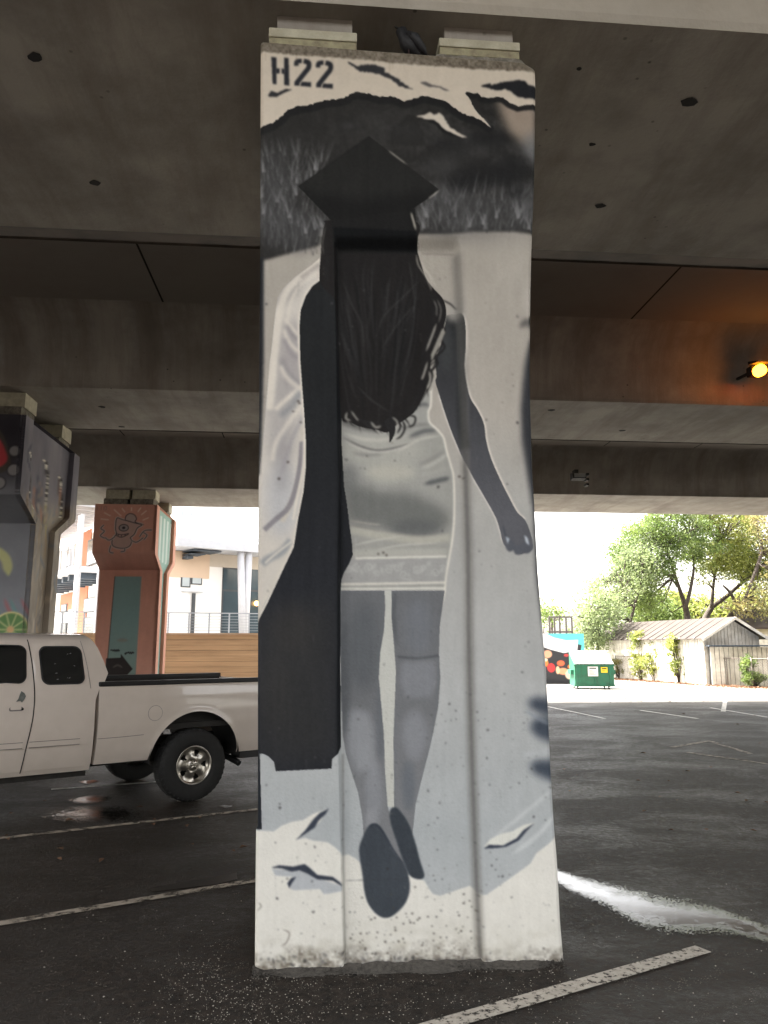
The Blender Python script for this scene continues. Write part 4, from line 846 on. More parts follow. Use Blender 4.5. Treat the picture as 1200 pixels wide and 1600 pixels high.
# orange pier
def plan_orange():
    p = Plan(-100, -4, 4, 336, 3., (224, 166, 148)); rs = np.random.RandomState(2)
    p.img += (p.noise(20, 1)*5+p.noise(4, 2, 30)*3)[..., None]
    cr = lambda pts: [((x-100)/7.-97, (y-50)/7.) for x, y in pts]
    G_ = (168, 156, 152); K = (74, 66, 72)
    for a, b_ in (((300, 120), (385, 195)), ((388, 105), (425, 150)), ((493, 92), (495, 135)), ((598, 95), (565, 145)), ((662, 128), (605, 178)), ((690, 208), (622, 240)), ((195, 158), (268, 195)), ((160, 230), (252, 240))):
        p.stroke(cr([a, b_]), 1.7, (246, 222, 206), soft=.3, taper=False)
    for x in (118, 160, 190): p.stroke(cr([(x, 85), (x, 130)]), 1.6, (196, 150, 140), soft=.4, taper=False)
    p.stroke(cr([(160, 90), (182, 90)]), 1.4, (196, 150, 140), soft=.4); p.stroke(cr([(190, 90), (215, 90), (215, 125), (190, 125)]), 1.4, (196, 150, 140), soft=.4)
    # round one-eyed creature with a cap, outlined in grey
    body = [(330, 250), (330, 340), (345, 400), (320, 430), (300, 480), (310, 530), (360, 555), (440, 560), (500, 530), (515, 470), (500, 440), (540, 400), (570, 330), (620, 290), (545, 270), (470, 250), (400, 235), (345, 215)]
    p.stroke(cr(body+[body[0]]), 4.2, (226, 208, 200), soft=.6, taper=False); p.poly(cr(body), (206, 176, 168), soft=.3, smooth=False, a=.9); p.stroke(cr(body+[body[0]]), 1.2, K, soft=.3, taper=False)
    hat = [(430, 235), (440, 190), (480, 165), (530, 180), (555, 225), (545, 262), (640, 292), (540, 272), (430, 240)]
    p.poly(cr(hat), (200, 178, 172)); p.stroke(cr(hat), 1.2, K, soft=.3, taper=False)
    p.ell(*cr([(420, 328)])[0], 8, 6, K, soft=.3); p.ell(*cr([(420, 328)])[0], 6.8, 4.8, (176, 164, 162), soft=.3); p.ell(*cr([(420, 328)])[0], 2.6, 2.2, K, soft=.3)
    for q in ([(335, 395), (400, 408), (480, 392)], [(335, 412), (400, 436), (478, 400)], [(365, 402), (366, 420)], [(400, 406), (400, 432)], [(440, 402), (440, 424)]): p.stroke(cr(q), 1.1, K, soft=.3, taper=False)
    for q in ([(330, 430), (270, 470), (220, 440)], [(200, 300), (170, 340), (210, 370), (170, 420), (220, 450)], [(510, 470), (570, 490), (640, 440)], [(600, 430), (650, 360), (730, 350)], [(640, 380), (680, 410), (650, 460)], [(290, 530), (280, 600), (320, 615)], [(440, 560), (445, 590), (400, 600)]):
        p.stroke(cr(q), 3.6, (222, 204, 198), soft=.5, taper=False); p.stroke(cr(q), 1.1, K, soft=.3, taper=False)
    # teal panel and dark arrow below
    tl = lambda y: 0
    p.poly([(-73, 114), (-30, 114), (-31, 340), (-79, 340)], lambda X, Y: np.stack([140+0*X+0*Y, 170+0*X-np.clip((Y-180)*.1, 0, 14), 170-np.clip((Y-180)*.16, 0, 24)+0*X], -1), soft=.4)
    p.stroke([(-73, 114), (-79, 340)], 1.2, (90, 84, 78), soft=.4, taper=False)
    p.poly([(-79, 247), (-56, 246), (-56, 240), (-36, 264), (-57, 288), (-57, 280), (-79, 281)], (62, 58, 58), soft=.5)
    p.stroke([(-68, 262), (-60, 258), (-52, 262)], 3, (96, 90, 88), soft=.8)
    for x0, y0 in ((-73, 234), (-50, 238)):
        for k in range(5): p.stroke([(x0+k*3, y0+rs.uniform(-2, 1)), (x0+k*3+1.5, y0+rs.uniform(0, 3)), (x0+k*3+2.5, y0-rs.uniform(0, 2))], 1.7, (52, 52, 54), soft=.3, taper=False)
    p.ell(-55, 218, 9, 3, (150, 140, 128), soft=1.5, a=.6)
    return p
PO1 = plan_orange()
def of(x, z): return lin(PO1.sample(x*60, (5.5-z)*60))*1.05
def os_(y, z, rib=False):
    y = np.asarray(y); z = np.asarray(z); n = len(y); c = np.empty((n, 3)); c[:] = (224, 164, 142)
    if not rib:
        c[:] = (150, 186, 178)
        yc = 1.45; hw = np.interp(z, [3.7, 4.15], [.3, 1.05]); inside = (z > 4.0)
        col = np.sin((y-.4)*13)
        c[(col > .1) & (z > 4.05) & (z < 5.35)] = (206, 220, 214)
        c[(np.abs(y-yc) < .13) & (z < 3.6)] = (182, 208, 202)
    return lin(c)
far_pier(at(246, 789, 20.45), 'terracotta painted pier with a one-eyed creature, teal stripe and dark arrow', of, os_)
# forest pier at the left edge
def plan_side():
    p = Plan(-5, -5, 300, 560, 1.4, (106, 104, 112)); rs = np.random.RandomState(5)
    # y in cm, depth from top in cm
    p.poly([(-10, 150), (310, 110), (310, 560), (-10, 560)], (132, 124, 114), soft=20)
    p.img += (p.noise(40, 3, 90)*14+p.noise(14, 4, 40)*9)[..., None]*np.array([1, .95, .85])
    for i in range(220):
        x = rs.uniform(0, 290); y = rs.uniform(90, 540); L = rs.uniform(20, 90); c = rs.choice([0, 1, 2, 3])
        p.stroke([(x, y), (x+rs.uniform(-16, 16), y+L*.5), (x+rs.uniform(-24, 24), y+L)], rs.uniform(2, 9), [(172, 160, 144), (92, 88, 92), (150, 128, 104), (110, 116, 124)][c], soft=2.2, a=rs.uniform(.3, .8))
    for cx, cy, ln in ((30, 60, 70), (120, 50, 60), (200, 60, 60)):   # banded claws / feathers
        pts = [(cx, cy), (cx+16, cy+12), (cx+24, cy+40), (cx+30, cy+ln+20)]
        C = catmull(pts, False, 8); p.stroke(pts, 14, (44, 42, 44), soft=1, taper=True)
        for k in range(1, len(C)-1, 2): p.stroke([(C[k][0]-5, C[k][1]-2), (C[k][0]+5, C[k][1]+2)], 3.4, (204, 200, 190), soft=.5, taper=False)
    for i in range(16):
        x = rs.uniform(20, 260); y = rs.uniform(40, 140); p.stroke([(x, y), (x+rs.uniform(-20, 20), y+30), (x+rs.uniform(-20, 30), y+60)], rs.uniform(3, 8), [(84, 70, 66), (60, 62, 78), (160, 110, 92), (150, 140, 96)][i % 4], soft=2, a=.7)
    return p
PS1 = plan_side()
def plan_front():
    p = Plan(-170, -5, 5, 560, 1.4, (54, 52, 58)); rs = np.random.RandomState(8)
    p.poly([(-180, 130), (10, 110), (10, 560), (-180, 560)], (124, 126, 132), soft=30)
    p.img += (p.noise(30, 3)*7)[..., None]
    p.poly([(-110, -5), (-62, 10), (-40, 30), (-28, 50), (-19, 78), (-22, 95), (-60, 112), (-110, 120), (-140, 60)], (74, 70, 66), smooth=True, soft=1)
    p.poly([(-110, 5), (-60, 22), (-44, 38), (-30, 60), (-26, 84), (-62, 104), (-110, 112), (-130, 60)], (176, 70, 76), smooth=True, soft=1.4)
    for cx, cy, r in ((-14, 64, 10), (-13, 96, 11), (-34, 118, 11)): p.ell(cx, cy, r, r, (52, 50, 54), soft=.6); p.ell(cx, cy, r-1.6, r-1.6, (130, 128, 130), soft=1)
    for i in range(16): p.stroke([(-150+i*9, 300), (-150+i*10, 325), (-150+i*11.5, 350)], 5, [(168, 96, 100), (96, 140, 140), (120, 128, 140)][i % 3], soft=2, a=.7)
    p.stroke([(-70, 215), (-46, 232), (-38, 262)], 16, (186, 186, 128), soft=2, a=.8)
    p.ell(-28, 352, 30, 30, (198, 190, 140), soft=.8); p.ell(-28, 352, 27, 27, (96, 128, 84), soft=.8)
    for k in range(10): p.stroke([(-28, 352), (-28+27*math.cos(k*.628), 352+27*math.sin(k*.628))], 2.2, (176, 178, 132), soft=.6, taper=False)
    p.ell(-28, 352, 6, 6, (190, 160, 120), soft=1)
    return p
PF1 = plan_front()
def lf(x, z): return lin(PF1.sample(x*100, (5.5-z)*100))*1.6
def lsd(y, z, rib=False): return lin(PS1.sample(y*100, (5.5-z)*100))*(1.75 if rib else 1.7)
far_pier(at(42, 641, 12.25), 'muralled pier at the left edge, grey wood-like swirls and a green citrus slice', lf, lsd)

# ---------------------------------------------------------------- lamps under the bridge
LP = at(1190, 577, 12.25)
lamp = empty('bridge_lamp', tuple(LP), YAW, 'lit orange lamp fixed to the girder at the right edge', 'lamp')
mb = MB(); mb.box((-.10, .12, -.05), (.10, .30, .12)); mb.build('housing', M['grime'], lamp, bevel=.02)
mb = MB(); mb.prism([(-.14, .10), (.16, .19), (.16, .13), (-.12, .08)], 0, -.14, .14); mb.build('hood', M['grime'], lamp, bevel=.01)
mb = MB(); mb.bar((0, .28, .06), (0, .8, .1), .04); mb.build('bracket', M['grime'], lamp)
em = mat('sodium_bulb', (1, .5, .1), .4, var=0, emit=(1, .27, .01, 5))
mb = MB(); mb.lathe([(0.002, -.06), (.06, -.045), (.095, 0), (.10, .06), (.09, .13)], 20); mb.build('lens', em, lamp)
pl = bpy.data.lights.new('lamp_light', 'POINT'); pl.energy = 1.2; pl.color = (1, .33, .04); pl.shadow_soft_size = .1
po = bpy.data.objects.new('lamp_light', pl); COL.objects.link(po); po.parent = lamp; po.location = (0, -.22, -.04)
FX = at(901, 745, 20.25)
fx = empty('flood_light', tuple(FX), YAW, 'small unlit wall pack light on the farthest girder, right of the nearest pier', 'lamp')
mb = MB(); mb.prism([(0, .09), (-.2, .05), (-.26, -.09), (0, -.12)], 0, -.18, .18); mb.build('housing', M['grime'], fx, bevel=.01)
mb = MB(); mb.box((-.15, -.275, -.07), (.15, -.24, .035)); mb.build('lens', mat('dull_lens', (.3, .31, .31), .25), fx)
mb = MB(); mb.box((-.05, -.02, .09), (.05, .2, .2)); mb.build('bracket', M['grime'], fx)
for k in range(3):
    q = at(918, 741+k*8, 20.2); mb = MB(); mb.box((-.035, -.03, -.03), (.035, .2, .03)); o = mb.build('conduit_clip', M['grime'], fx); o.location = Euler((0, 0, -YAW)).to_matrix() @ (q-FX)

# ---------------------------------------------------------------- pickup truck
TA = R(38); TO = gr(302, 1254)
truck = empty('pickup_truck', (TO.x, TO.y, 0), TA, 'white extended cab pickup parked behind the nearest pier, dark side windows', 'truck')
WD = 2.0
ZP = [.44, .50, .60, .70, .85, 1.0, 1.15, 1.26, 1.31, 1.42, 1.55, 1.68, 1.75, 1.785, 1.822, 1.842, 1.85]
YP = [.10, .07, .035, .016, .0, .0, .012, .03, .045, .078, .122, .168, .205, .25, .38, .62, 1.0]
def yp(z): return float(np.interp(z, ZP[:14], YP[:14]))
both = lambda f: [f(0), f(1)]
def mir(p, side): return (p[0], WD-p[1], p[2]) if side else p
rear = lambda z: float(np.interp(z, [.44, 1.0, 1.22, 1.30, 1.36, 1.5, 1.7, 1.79, 1.85], [-1.13, -1.135, -1.13, -1.06, -.98, -1.02, -1.10, -1.16, -1.20]))
front = lambda z: float(np.interp(z, [.44, 1.12, 1.2, 1.79, 1.85], [-2.95, -2.95, -3.0, -2.38, -2.2]))
mb = MB(); nr = len(ZP); ns = 40
loop = [(ZP[i], YP[i], 0) for i in range(nr)]+[(ZP[i], YP[i], 1) for i in range(nr-2, -1, -1)]
vs = []
for k in range(ns+1):
    t = k/ns
    for z, y, sd in loop:
        f_, r_ = front(z), rear(z); vs.append(mir((f_+(r_-f_)*t, y, z), sd))
nl = len(loop)
mb.add(vs, [(k*nl+i, k*nl+i+1, (k+1)*nl+i+1, (k+1)*nl+i) for k in range(ns) for i in range(nl-1)], True)
for k in (0, ns): mb.add([vs[k*nl+i] for i in range(nl)], [(i, i+1, nl-2-i, nl-1-i) for i in range(nr-1)])
mb.build('cab', M['white_paint'], truck)
def ribbon(mb, path, w, off=.003, side=0):
    """thin band on the side panel along (s, z) points"""
    C = catmull(path, False, 6) if len(path) > 2 else np.array(path, float)
    if len(path) == 2: C = np.linspace(path[0], path[1], 14)
    T = np.gradient(C, axis=0); T /= np.hypot(T[:, 0], T[:, 1])[:, None]; Nn = np.stack([-T[:, 1], T[:, 0]], 1)*w/2
    vs = []
    for p, n in zip(C, Nn):
        for q in (p-n, p+n): vs.append(mir((q[0], yp(q[1])-off, q[1]), side))
    m = len(C); mb.add(vs, [(2*i, 2*i+1, 2*i+3, 2*i+2) for i in range(m-1)], True)
def sheet(mb, outline, off, side=0, rings=7, smooth_pts=True):
    """curved skin patch filling an (s, z) outline"""
    C = catmull(outline, True, 5) if smooth_pts else np.array(outline, float); c = C.mean(0); n = len(C); vs = []
    for k in range(rings):
        f = 1-k/rings
        for q in C: r_ = c+(q-c)*f; vs.append(mir((r_[0], yp(r_[1])-off, r_[1]), side))
    vs.append(mir((c[0], yp(c[1])-off, c[1]), side)); e = len(vs)-1
    mb.add(vs, [(k*n+i, k*n+(i+1) % n, (k+1)*n+(i+1) % n, (k+1)*n+i) for k in range(rings-1) for i in range(n)]+[((rings-1)*n+i, (rings-1)*n+(i+1) % n, e) for i in range(n)], True)
def rrect(s0, z0, s1, z1, r, sh=0., n=5):
    out = []
    for cx, cz, a0 in ((s1-r, z0+r, -90), (s1-r, z1-r, 0), (s0+r, z1-r, 90), (s0+r, z0+r, 180)):
        for k in range(n+1):
            a = R(a0+90*k/n); x = cx+r*math.cos(a); z = cz+r*math.sin(a); out.append((x+sh*(z-z0)/(z1-z0), z))
    return out
SD = [(-1.795, 1.77), (-1.755, 1.5), (-1.735, 1.25), (-1.74, 1.0), (-1.78, .7), (-1.80, .47)]   # gap between the doors
for side in (0, 1):
    mb = MB(); fd = [(-2.90, .49), (-2.90, 1.1), (-2.93, 1.2), (-2.80, 1.38), (-2.42, 1.745)]+[(a-.004, b_) for a, b_ in SD if b_ < 1.76][:-1]+[(-1.80, .49)]
    sheet(mb, fd, .0035, side, smooth_pts=False, rings=12); d1 = mb.build('door', M['white_paint'], truck)
    mb = MB(); rd = [(a+.010, b_) for a, b_ in SD][::-1]+[(-1.27, 1.76), (-1.21, 1.5), (-1.175, 1.25), (-1.17, .9), (-1.17, .49)]; rd[0] = (-1.79, .49)
    sheet(mb, rd, .0035, side, smooth_pts=False, rings=12); d2 = mb.build('door', M['white_paint'], truck)
    mb = MB(); ribbon(mb, SD, .010, .005, side); mb.build('door_gap', M['seam'], d1)
    mb = MB(); ribbon(mb, [(-1.27, 1.76), (-1.215, 1.5), (-1.185, 1.27)], .005, .006, side); mb.build('pillar_crease', M['seam_lt'], truck)
    # windows: rubber, then tinted glass
    for nm, fr_, gl, par in (('window', rrect(-1.665, 1.315, -1.235, 1.705, .075, -.035), rrect(-1.65, 1.33, -1.25, 1.69, .068, -.035), d2), ('window', [(-2.72, 1.33), (-2.3, 1.33), (-2.0, 1.345)]+rrect(-1.95, 1.335, -1.81, 1.715, .075, -.0)[:12]+[(-2.1, 1.72), (-2.38, 1.70), (-2.62, 1.47)], None, d1)):
        mb = MB(); sheet(mb, fr_, .006, side, smooth_pts=False); wo_ = mb.build(nm, M['black'], par)
        if gl is None:
            c = np.array(fr_).mean(0); gl = [tuple(c+(np.array(q)-c)*np.array([.965, .94])) for q in fr_]
        mb = MB(); sheet(mb, gl, .009, side, smooth_pts=False); mb.build('pane', M['tint_glass'], wo_)
    # handle
    mb = MB(); sheet(mb, rrect(-2.0, 1.055, -1.80, 1.145, .04), .008, side, smooth_pts=False); hd = mb.build('handle', M['white_paint'], d1)
    mb = MB(); sheet(mb, rrect(-1.965, 1.075, -1.835, 1.115, .018), .011, side, smooth_pts=False); mb.build('grip_recess', M['seam_lt'], hd)
    mb = MB(); sheet(mb, rrect(-1.955, 1.088, -1.855, 1.122, .014), .018, side, smooth_pts=False); mb.build('grip', M['white_paint'], hd)
    mb = MB(); mb.lathe([(.0, 0), (.011, 0), (.011, .012)], 12, Matrix.Translation(Vector(mir((-1.842, yp(1.09)-.016, 1.092), side)))); mb.build('lock', M['seam'], hd)
    # rubbing strip
    for (sa, sb, par) in ((-2.88, -1.815, d1), (-1.755, -1.27, d2)):
        mb = MB(); ribbon(mb, [(sa, .745), (sb, .745)], .052, .012, side); st = mb.build('rub_strip', M['white_paint'], par)
        mb = MB(); ribbon(mb, [(sa, .772), (sb, .772)], .006, .0135, side); ribbon(mb, [(sa, .717), (sb, .717)], .006, .0135, side); mb.build('strip_edge', M['seam_lt'], par)
    if side == 0:
        mb = MB(); sheet(mb, [(-1.905, 1.165), (-1.885, 1.19), (-1.875, 1.225), (-1.86, 1.265), (-1.83, 1.245), (-1.815, 1.215), (-1.83, 1.18), (-1.85, 1.155), (-1.865, 1.17)], .0075, side, smooth_pts=False); mb.build('paint_chip', M['chip'], d1)
        rr = random.Random(3)
        for i in range(8):
            mb = MB()
            a, b_ = rr.uniform(-1.62, -1.30), rr.uniform(1.36, 1.66); L_ = rr.uniform(.006, .02); an = rr.uniform(-.4, .6)
            ribbon(mb, [(a, b_), (a+L_*math.cos(an), b_+L_*math.sin(an))], .0035, .0105, side)
            mb.build('sticker_residue', M['steel'], d2)
# bed and front fenders as skins cut by the wheel arches
def skin(mb, s0, s1, ca, zc, ra, zb, zt, side, extra=()):
    ss = sorted(set([s0, s1]+[s0+(s1-s0)*k/50 for k in range(51)]+[ca+ra*math.sin(R(a)) for a in list(range(-90, 91, 4))+[-89.5, -88, 88, 89.5]]))
    ss = [s for s in ss if s0 <= s <= s1]; nz_ = 22; vs = []
    for s in ss:
        b_ = zb
        if abs(s-ca) < ra: b_ = max(zb, zc+math.sqrt(ra*ra-(s-ca)**2))
        t_ = zt(s)
        for k in range(nz_+1):
            z = b_+(t_-b_)*k/nz_
            lip = .012*math.exp(-((math.hypot(s-ca, z-zc)-ra)/.035)**2) if z > zb+.03 else 0
            vs.append(mir((s, yp(min(z, 1.3))-lip, z), side))
        # turn the edge inwards
    m = nz_+1; mb.add(vs, [(i*m+k, (i+1)*m+k, (i+1)*m+k+1, i*m+k+1) for i in range(len(ss)-1) for k in range(nz_)], True)
ARC = (.015, .455, .525)
for side in (0, 1):
    mb = MB(); skin(mb, -1.095, 1.2, *ARC, .49, lambda s: 1.285, side)
    # front edge of the bed box turned in
    zz = [.49+(1.285-.49)*k/20 for k in range(21)]
    for s in (-1.095, 1.2): mb.add([mir((s, yp(z), z), side) for z in zz]+[mir((s, yp(z)+.12, z), side) for z in zz], [(k, k+1, 22+k, 21+k) for k in range(20)])
    bd = mb.build('bed_side', M['white_paint'], truck)
    mb = MB(); mb.box(mir((-1.10, .022, 1.283), side)[:3] if not side else (-1.10, WD-.13, 1.283), (1.2, .13, 1.333) if not side else (1.2, WD-.022, 1.333)); mb.build('rail_cap', M['black'], bd, bevel=.012)
    mb = MB(); ribbon(mb, [(-1.09, .755), (-.85, .757), (-.6, .765)], .006, .002, side); mb.build('crease', M['seam_lt'], bd)
    y0, y1 = (.13, .15) if not side else (WD-.15, WD-.13)
    mb = MB(); mb.box((-1.08, y0, .86), (1.19, y1, 1.29)); mb.build('bed_inner_wall', M['grime'], truck)
    # wheel well liner
    mb = MB(); n = 24; vs = []
    for k in range(n+1):
        a = math.pi*k/n
        for y in (.02, .62): vs.append(mir((ARC[0]+(ARC[2]+.012)*math.cos(a), y, ARC[1]+(ARC[2]+.012)*math.sin(a)), side))
    mb.add(vs, [(2*k, 2*k+1, 2*k+3, 2*k+2) for k in range(n)], True); mb.build('wheel_well', M['black'], truck)
    mb = MB(); mb.box((-.42, .06, .80), (.42, .5, .86) if not side else (.42, .5, .86)) if not side else None
    if not side: mb.build('spring_hanger', M['grime'], truck)
    mb = MB(); skin(mb, -4.42, -2.955, -3.52, .455, .50, .49, lambda s: float(np.interp(s, [-4.42, -4.3, -3.0], [.98, 1.06, 1.20])), side); mb.build('fender', M['white_paint'], truck)
    mb = MB(); n = 24; vs = []
    for k in range(n+1):
        a = math.pi*k/n
        for y in (.03, .55): vs.append(mir((-3.52+.51*math.cos(a), y, .455+.51*math.sin(a)), side))
    mb.add(vs, [(2*k, 2*k+1, 2*k+3, 2*k+2) for k in range(n)], True); mb.build('wheel_well', M['black'], truck)
    mb = MB(); mb.box(mir((-4.47, .06, .78), side) if not side else (-4.47, WD-.35, .78), (-4.40, .35, .98) if not side else (-4.40, WD-.06, .98)); mb.build('headlight', M['steel'], truck, bevel=.02)
    mb = MB(); mb.box((1.19, .03, .72) if not side else (1.19, WD-.17, .72), (1.225, .17, 1.22) if not side else (1.225, WD-.03, 1.22)); mb.build('tail_lamp', M['red'], truck, bevel=.01)
    mb = MB(); mb.tube([mir(p, side) for p in ((-2.80, .06, 1.38), (-2.86, -.12, 1.38))], .02, 8); mb.box((-2.92, -.30, 1.28) if not side else (-2.92, WD+.12, 1.28), (-2.82, -.12, 1.46) if not side else (-2.82, WD+.30, 1.46)); mb.build('wing_mirror', M['black'], truck, bevel=.02)
# fuel flap
mb = MB(); sheet(mb, [(-.485+.082*math.cos(R(a)), .985+.082*math.sin(R(a))) for a in range(0, 360, 12)], .002, 0, smooth_pts=False, rings=2); ff = mb.build('fuel_flap', M['seam_lt'], truck)
mb = MB(); sheet(mb, [(-.485+.078*math.cos(R(a)), .985+.078*math.sin(R(a))) for a in range(0, 360, 12)], .0035, 0, smooth_pts=False, rings=3); mb.build('flap_skin', M['white_paint'], ff)
mb = MB(); mb.box((-1.12, .16, .5), (-1.085, WD-.16, 1.27)); mb.build('bed_front_wall', M['white_paint'], truck)
mb = MB(); mb.box((-1.08, .15, .82), (1.19, WD-.15, .86)); mb.build('bed_floor', M['grime'], truck)
mb = MB(); mb.box((1.17, .06, .62), (1.215, WD-.06, 1.28)); mb.build('tailgate', M['white_paint'], truck, bevel=.01)
mb = MB(); mb.prism([(1.24, .50), (1.38, .50), (1.42, .58), (1.40, .64), (1.24, .64)], 1, .1, WD-.1); mb.box((.7, .45, .46), (1.3, .55, .56)); mb.box((.7, WD-.55, .46), (1.3, WD-.45, .56)); mb.build('rear_bumper', M['black'], truck, bevel=.01)
mb = MB(); mb.box((-4.2, .45, .42), (1.1, .58, .58)); mb.box((-4.2, WD-.58, .42), (1.1, WD-.45, .58)); mb.box((-2.9, .14, .38), (-1.15, .5, .47)); mb.tube([(0, .3, .39), (0, 1.7, .39)], .055, 12); mb.tube([(-3.52, .3, .39), (-3.52, 1.7, .39)], .05, 12); mb.box((-2.95, .2, .42), (-1.15, WD-.2, .5)); mb.lathe([(.001, -.14), (.1, -.12), (.15, 0), (.1, .12), (.001, .14)], 16, Matrix.Translation((0, 1.0, .39)) @ Matrix.Rotation(math.pi/2, 4, 'Z')); mb.build('chassis', M['grime'], truck)
mb = MB(); mb.box((.62, .14, .40), (1.25, .36, .50)); mb.tube([(.55, .4, .42), (.62, .2, .36), (.64, .16, .34)], .035, 10); mb.build('tow_frame', M['black'], truck, bevel=.01)
mb = MB(); mb.grid(lambda a, b_: Vector((-4.42+1.45*a, .05+(WD-.1)*b_, float(np.interp(a, [0, .08, 1], [.99, 1.07, 1.20]))+.05*math.sin(math.pi*b_))), 14, 14); mb.build('hood', M['white_paint'], truck)
mb = MB(); mb.box((-4.45, .32, .72), (-4.40, WD-.32, .99)); mb.build('grille', M['black'], truck, bevel=.01)
mb = MB(); mb.prism([(-4.58, .50), (-4.42, .46), (-4.42, .70), (-4.56, .68)], 1, .05, WD-.05); mb.build('front_bumper', M['steel'], truck, bevel=.02)
mb = MB()
zw = [1.26, 1.4, 1.55, 1.7]; mb.add([p for z in zw for p in ((front(z)-.006, yp(z)+.09, z), (front(z)-.006, WD-yp(z)-.09, z))], [(0, 1, 3, 2), (2, 3, 5, 4), (4, 5, 7, 6)]); mb.build('windscreen', M['tint_glass'], truck)
mb = MB(); zw = [1.38, 1.5, 1.68]; mb.add([p for z in zw for p in ((rear(z)+.006, yp(z)+.16, z), (rear(z)+.006, WD-yp(z)-.16, z))], [(0, 1, 3, 2), (2, 3, 5, 4)]); mb.build('rear_window', M['tint_glass'], truck)
# wheel: outer face at y = 0, axle along +y
RT = .395
def make_wheel():
    root = empty('wheel', (0, 0, 0)); root.parent = truck
    mb = MB(); T_ = [(.205, .03), (.214, .012), (.27, .002), (.335, .006), (.372, .022), (.388, .045), (RT-.004, .08), (RT-.004, .19), (.388, .23), (.372, .25), (.30, .265), (.215, .25), (.205, .14), (.205, .03)]
    mb.lathe(T_, 72)
    n = 40
    for k in range(n):   # shoulder lugs and tread blocks
        a = 2*math.pi*k/n
        Mx = Matrix.Rotation(-a, 4, 'Y')
        mb.box((RT-.03, .035, -.015), (RT-.008, .075, .015), Mx); mb.box((RT-.03, .195, -.015), (RT-.008, .235, .015), Mx)
        Mx = Matrix.Rotation(-a-math.pi/n, 4, 'Y'); mb.box((RT-.03, .085, -.02), (RT+.0005, .13, .016), Mx); mb.box((RT-.03, .14, -.016), (RT+.0005, .185, .02), Mx)
        Mx = Matrix.Rotation(-a, 4, 'Y'); mb.box((.362, .018, -.008), (.378, .03, .008), Mx)
    mb.build('tyre', M['rubber'], root)
    mb = MB(); mb.lathe([(.205, .20), (.195, .19), (.180, .06), (.186, .034), (.198, .016), (.209, .014), (.211, .03), (.204, .045)], 64); rim = mb.build('rim', M['alloy'], root)
    mb = MB()   # five-spoke disc
    n = 5; A = 60
    vs = []; rings = [(.055, .048), (.078, .044), (.098, .048), (.12, .056), (.142, .060), (.162, .058), (.183, .05)]
    for r_, y in rings:
        for k in range(A):
            a = 2*math.pi*k/A; ph = (k % 12)/12*2*math.pi; d = .006*(-math.cos(ph)) if .09 < r_ < .17 else 0
            vs.append((r_*math.cos(a), y-d, r_*math.sin(a)))
    fs = []
    for i in range(len(rings)-1):
        for k in range(A):
            if i in (2, 3, 4) and (k % 12) in ((10, 11, 0, 1) if i == 3 or i == 4 else (11, 0)): continue
            fs.append((i*A+k, i*A+(k+1) % A, (i+1)*A+(k+1) % A, (i+1)*A+k))
    mb.add(vs, fs, True); mb.build('wheel_disc', M['alloy'], rim)
    mb = MB(); mb.lathe([(.001, .11), (.2, .11)], 32); mb.build('brake_drum', M['black'], rim)
    mb = MB(); mb.lathe([(.0005, .022), (.03, .024), (.05, .030), (.064, .040), (.068, .055)], 40)
    for k in range(5):
        a = 2*math.pi*k/5+.3; mb.tube([(0, .018, 0), (.028*math.cos(a), .02, .028*math.sin(a)), (.05*math.cos(a), .03, .05*math.sin(a))], [.014, .012, .006], 8)
    mb.build('hub_cap', M['alloy'], rim)
    return root
wh = make_wheel(); wh.location = (0, .0, RT)
for s, side, ang in ((0, 1, 0), (-3.52, 0, 0), (-3.52, 1, 0)):
    c = copy_tree(wh, truck); c.location = (s, 0 if not side else WD, RT); c.rotation_euler = (0, .6, math.pi if side else 0)
# ---------------------------------------------------------------- building beyond the left of the bridge
class Wall:
    """vertical facade through two ground points; px() -> local (s, z)"""
    def __init__(s, A, B):
        s.A = Vector((A[0], A[1], 0)); d = Vector((B[0]-A[0], B[1]-A[1], 0)); s.rz = math.atan2(d.y, d.x); s.ex = d.normalized(); s.en = Vector((-s.ex.y, s.ex.x, 0))
    def px(s, u, v, off=0.):
        d = ray(u, v); c = Vector((0, 0, EYE)); t = (s.A+s.en*off-c).dot(s.en)/d.dot(s.en); p = c+d*t; return ((p-s.A).dot(s.ex), p.z)
def gx(u, Y): return at(u, 1010, Y).x
bw = mat('stucco_white', (.80, .79, .77), .8, var=.04, scale=.8); bpch = mat('stucco_peach', (.60, .45, .33), .8, var=.05, scale=.8); bor = mat('stucco_orange', (.50, .20, .11), .8, var=.08, scale=.8)
bsl = mat('slab_edge_paint', (.42, .43, .46), .6, var=.06); bdk = mat('dark_soffit', (.05, .065, .085), .7, var=.2); bfr = mat('window_frame_dark', (.05, .055, .06), .5, var=.1)
bgl = mat('facade_glass', (.05, .075, .09), .12, var=.2, scale=.6, spec=.7); bst = mat('painted_steel_post', (.50, .50, .52), .5, var=.08); brl = mat('rail_steel', (.30, .32, .35), .5, var=.05)
FRW = Wall((gx(262, 35.5), 35.5), (gx(440, 39.2), 39.2))
bld = empty('apartment_building', tuple(FRW.A), FRW.rz, 'white and peach building corner with a tall blue window and V shaped column', 'building')
def rect(nm, m, u0, v0, u1, v1, y0=-.0, y1=.3, parent=None, W_=FRW, par=None, bev=0, **k):
    """a slab spanning two photo points on the facade, from depth y0 to y1 (negative = towards the viewer)"""
    s0, z1 = W_.px(u0, v0); s1, z0 = W_.px(u1, v1); mb = MB(); mb.box((s0, y0, z0), (s1, y1, z1)); return mb.build(nm, m, par, bevel=bev)
sA = FRW.px(262, 900)[0]; sB = FRW.px(470, 900)[0]; zt = FRW.px(300, 862)[1]; 
mb = MB(); mb.box((sA, 0, 0), (sB, 6, zt)); mb.build('wall', bw, bld)
z5 = FRW.px(300, 903)[1]
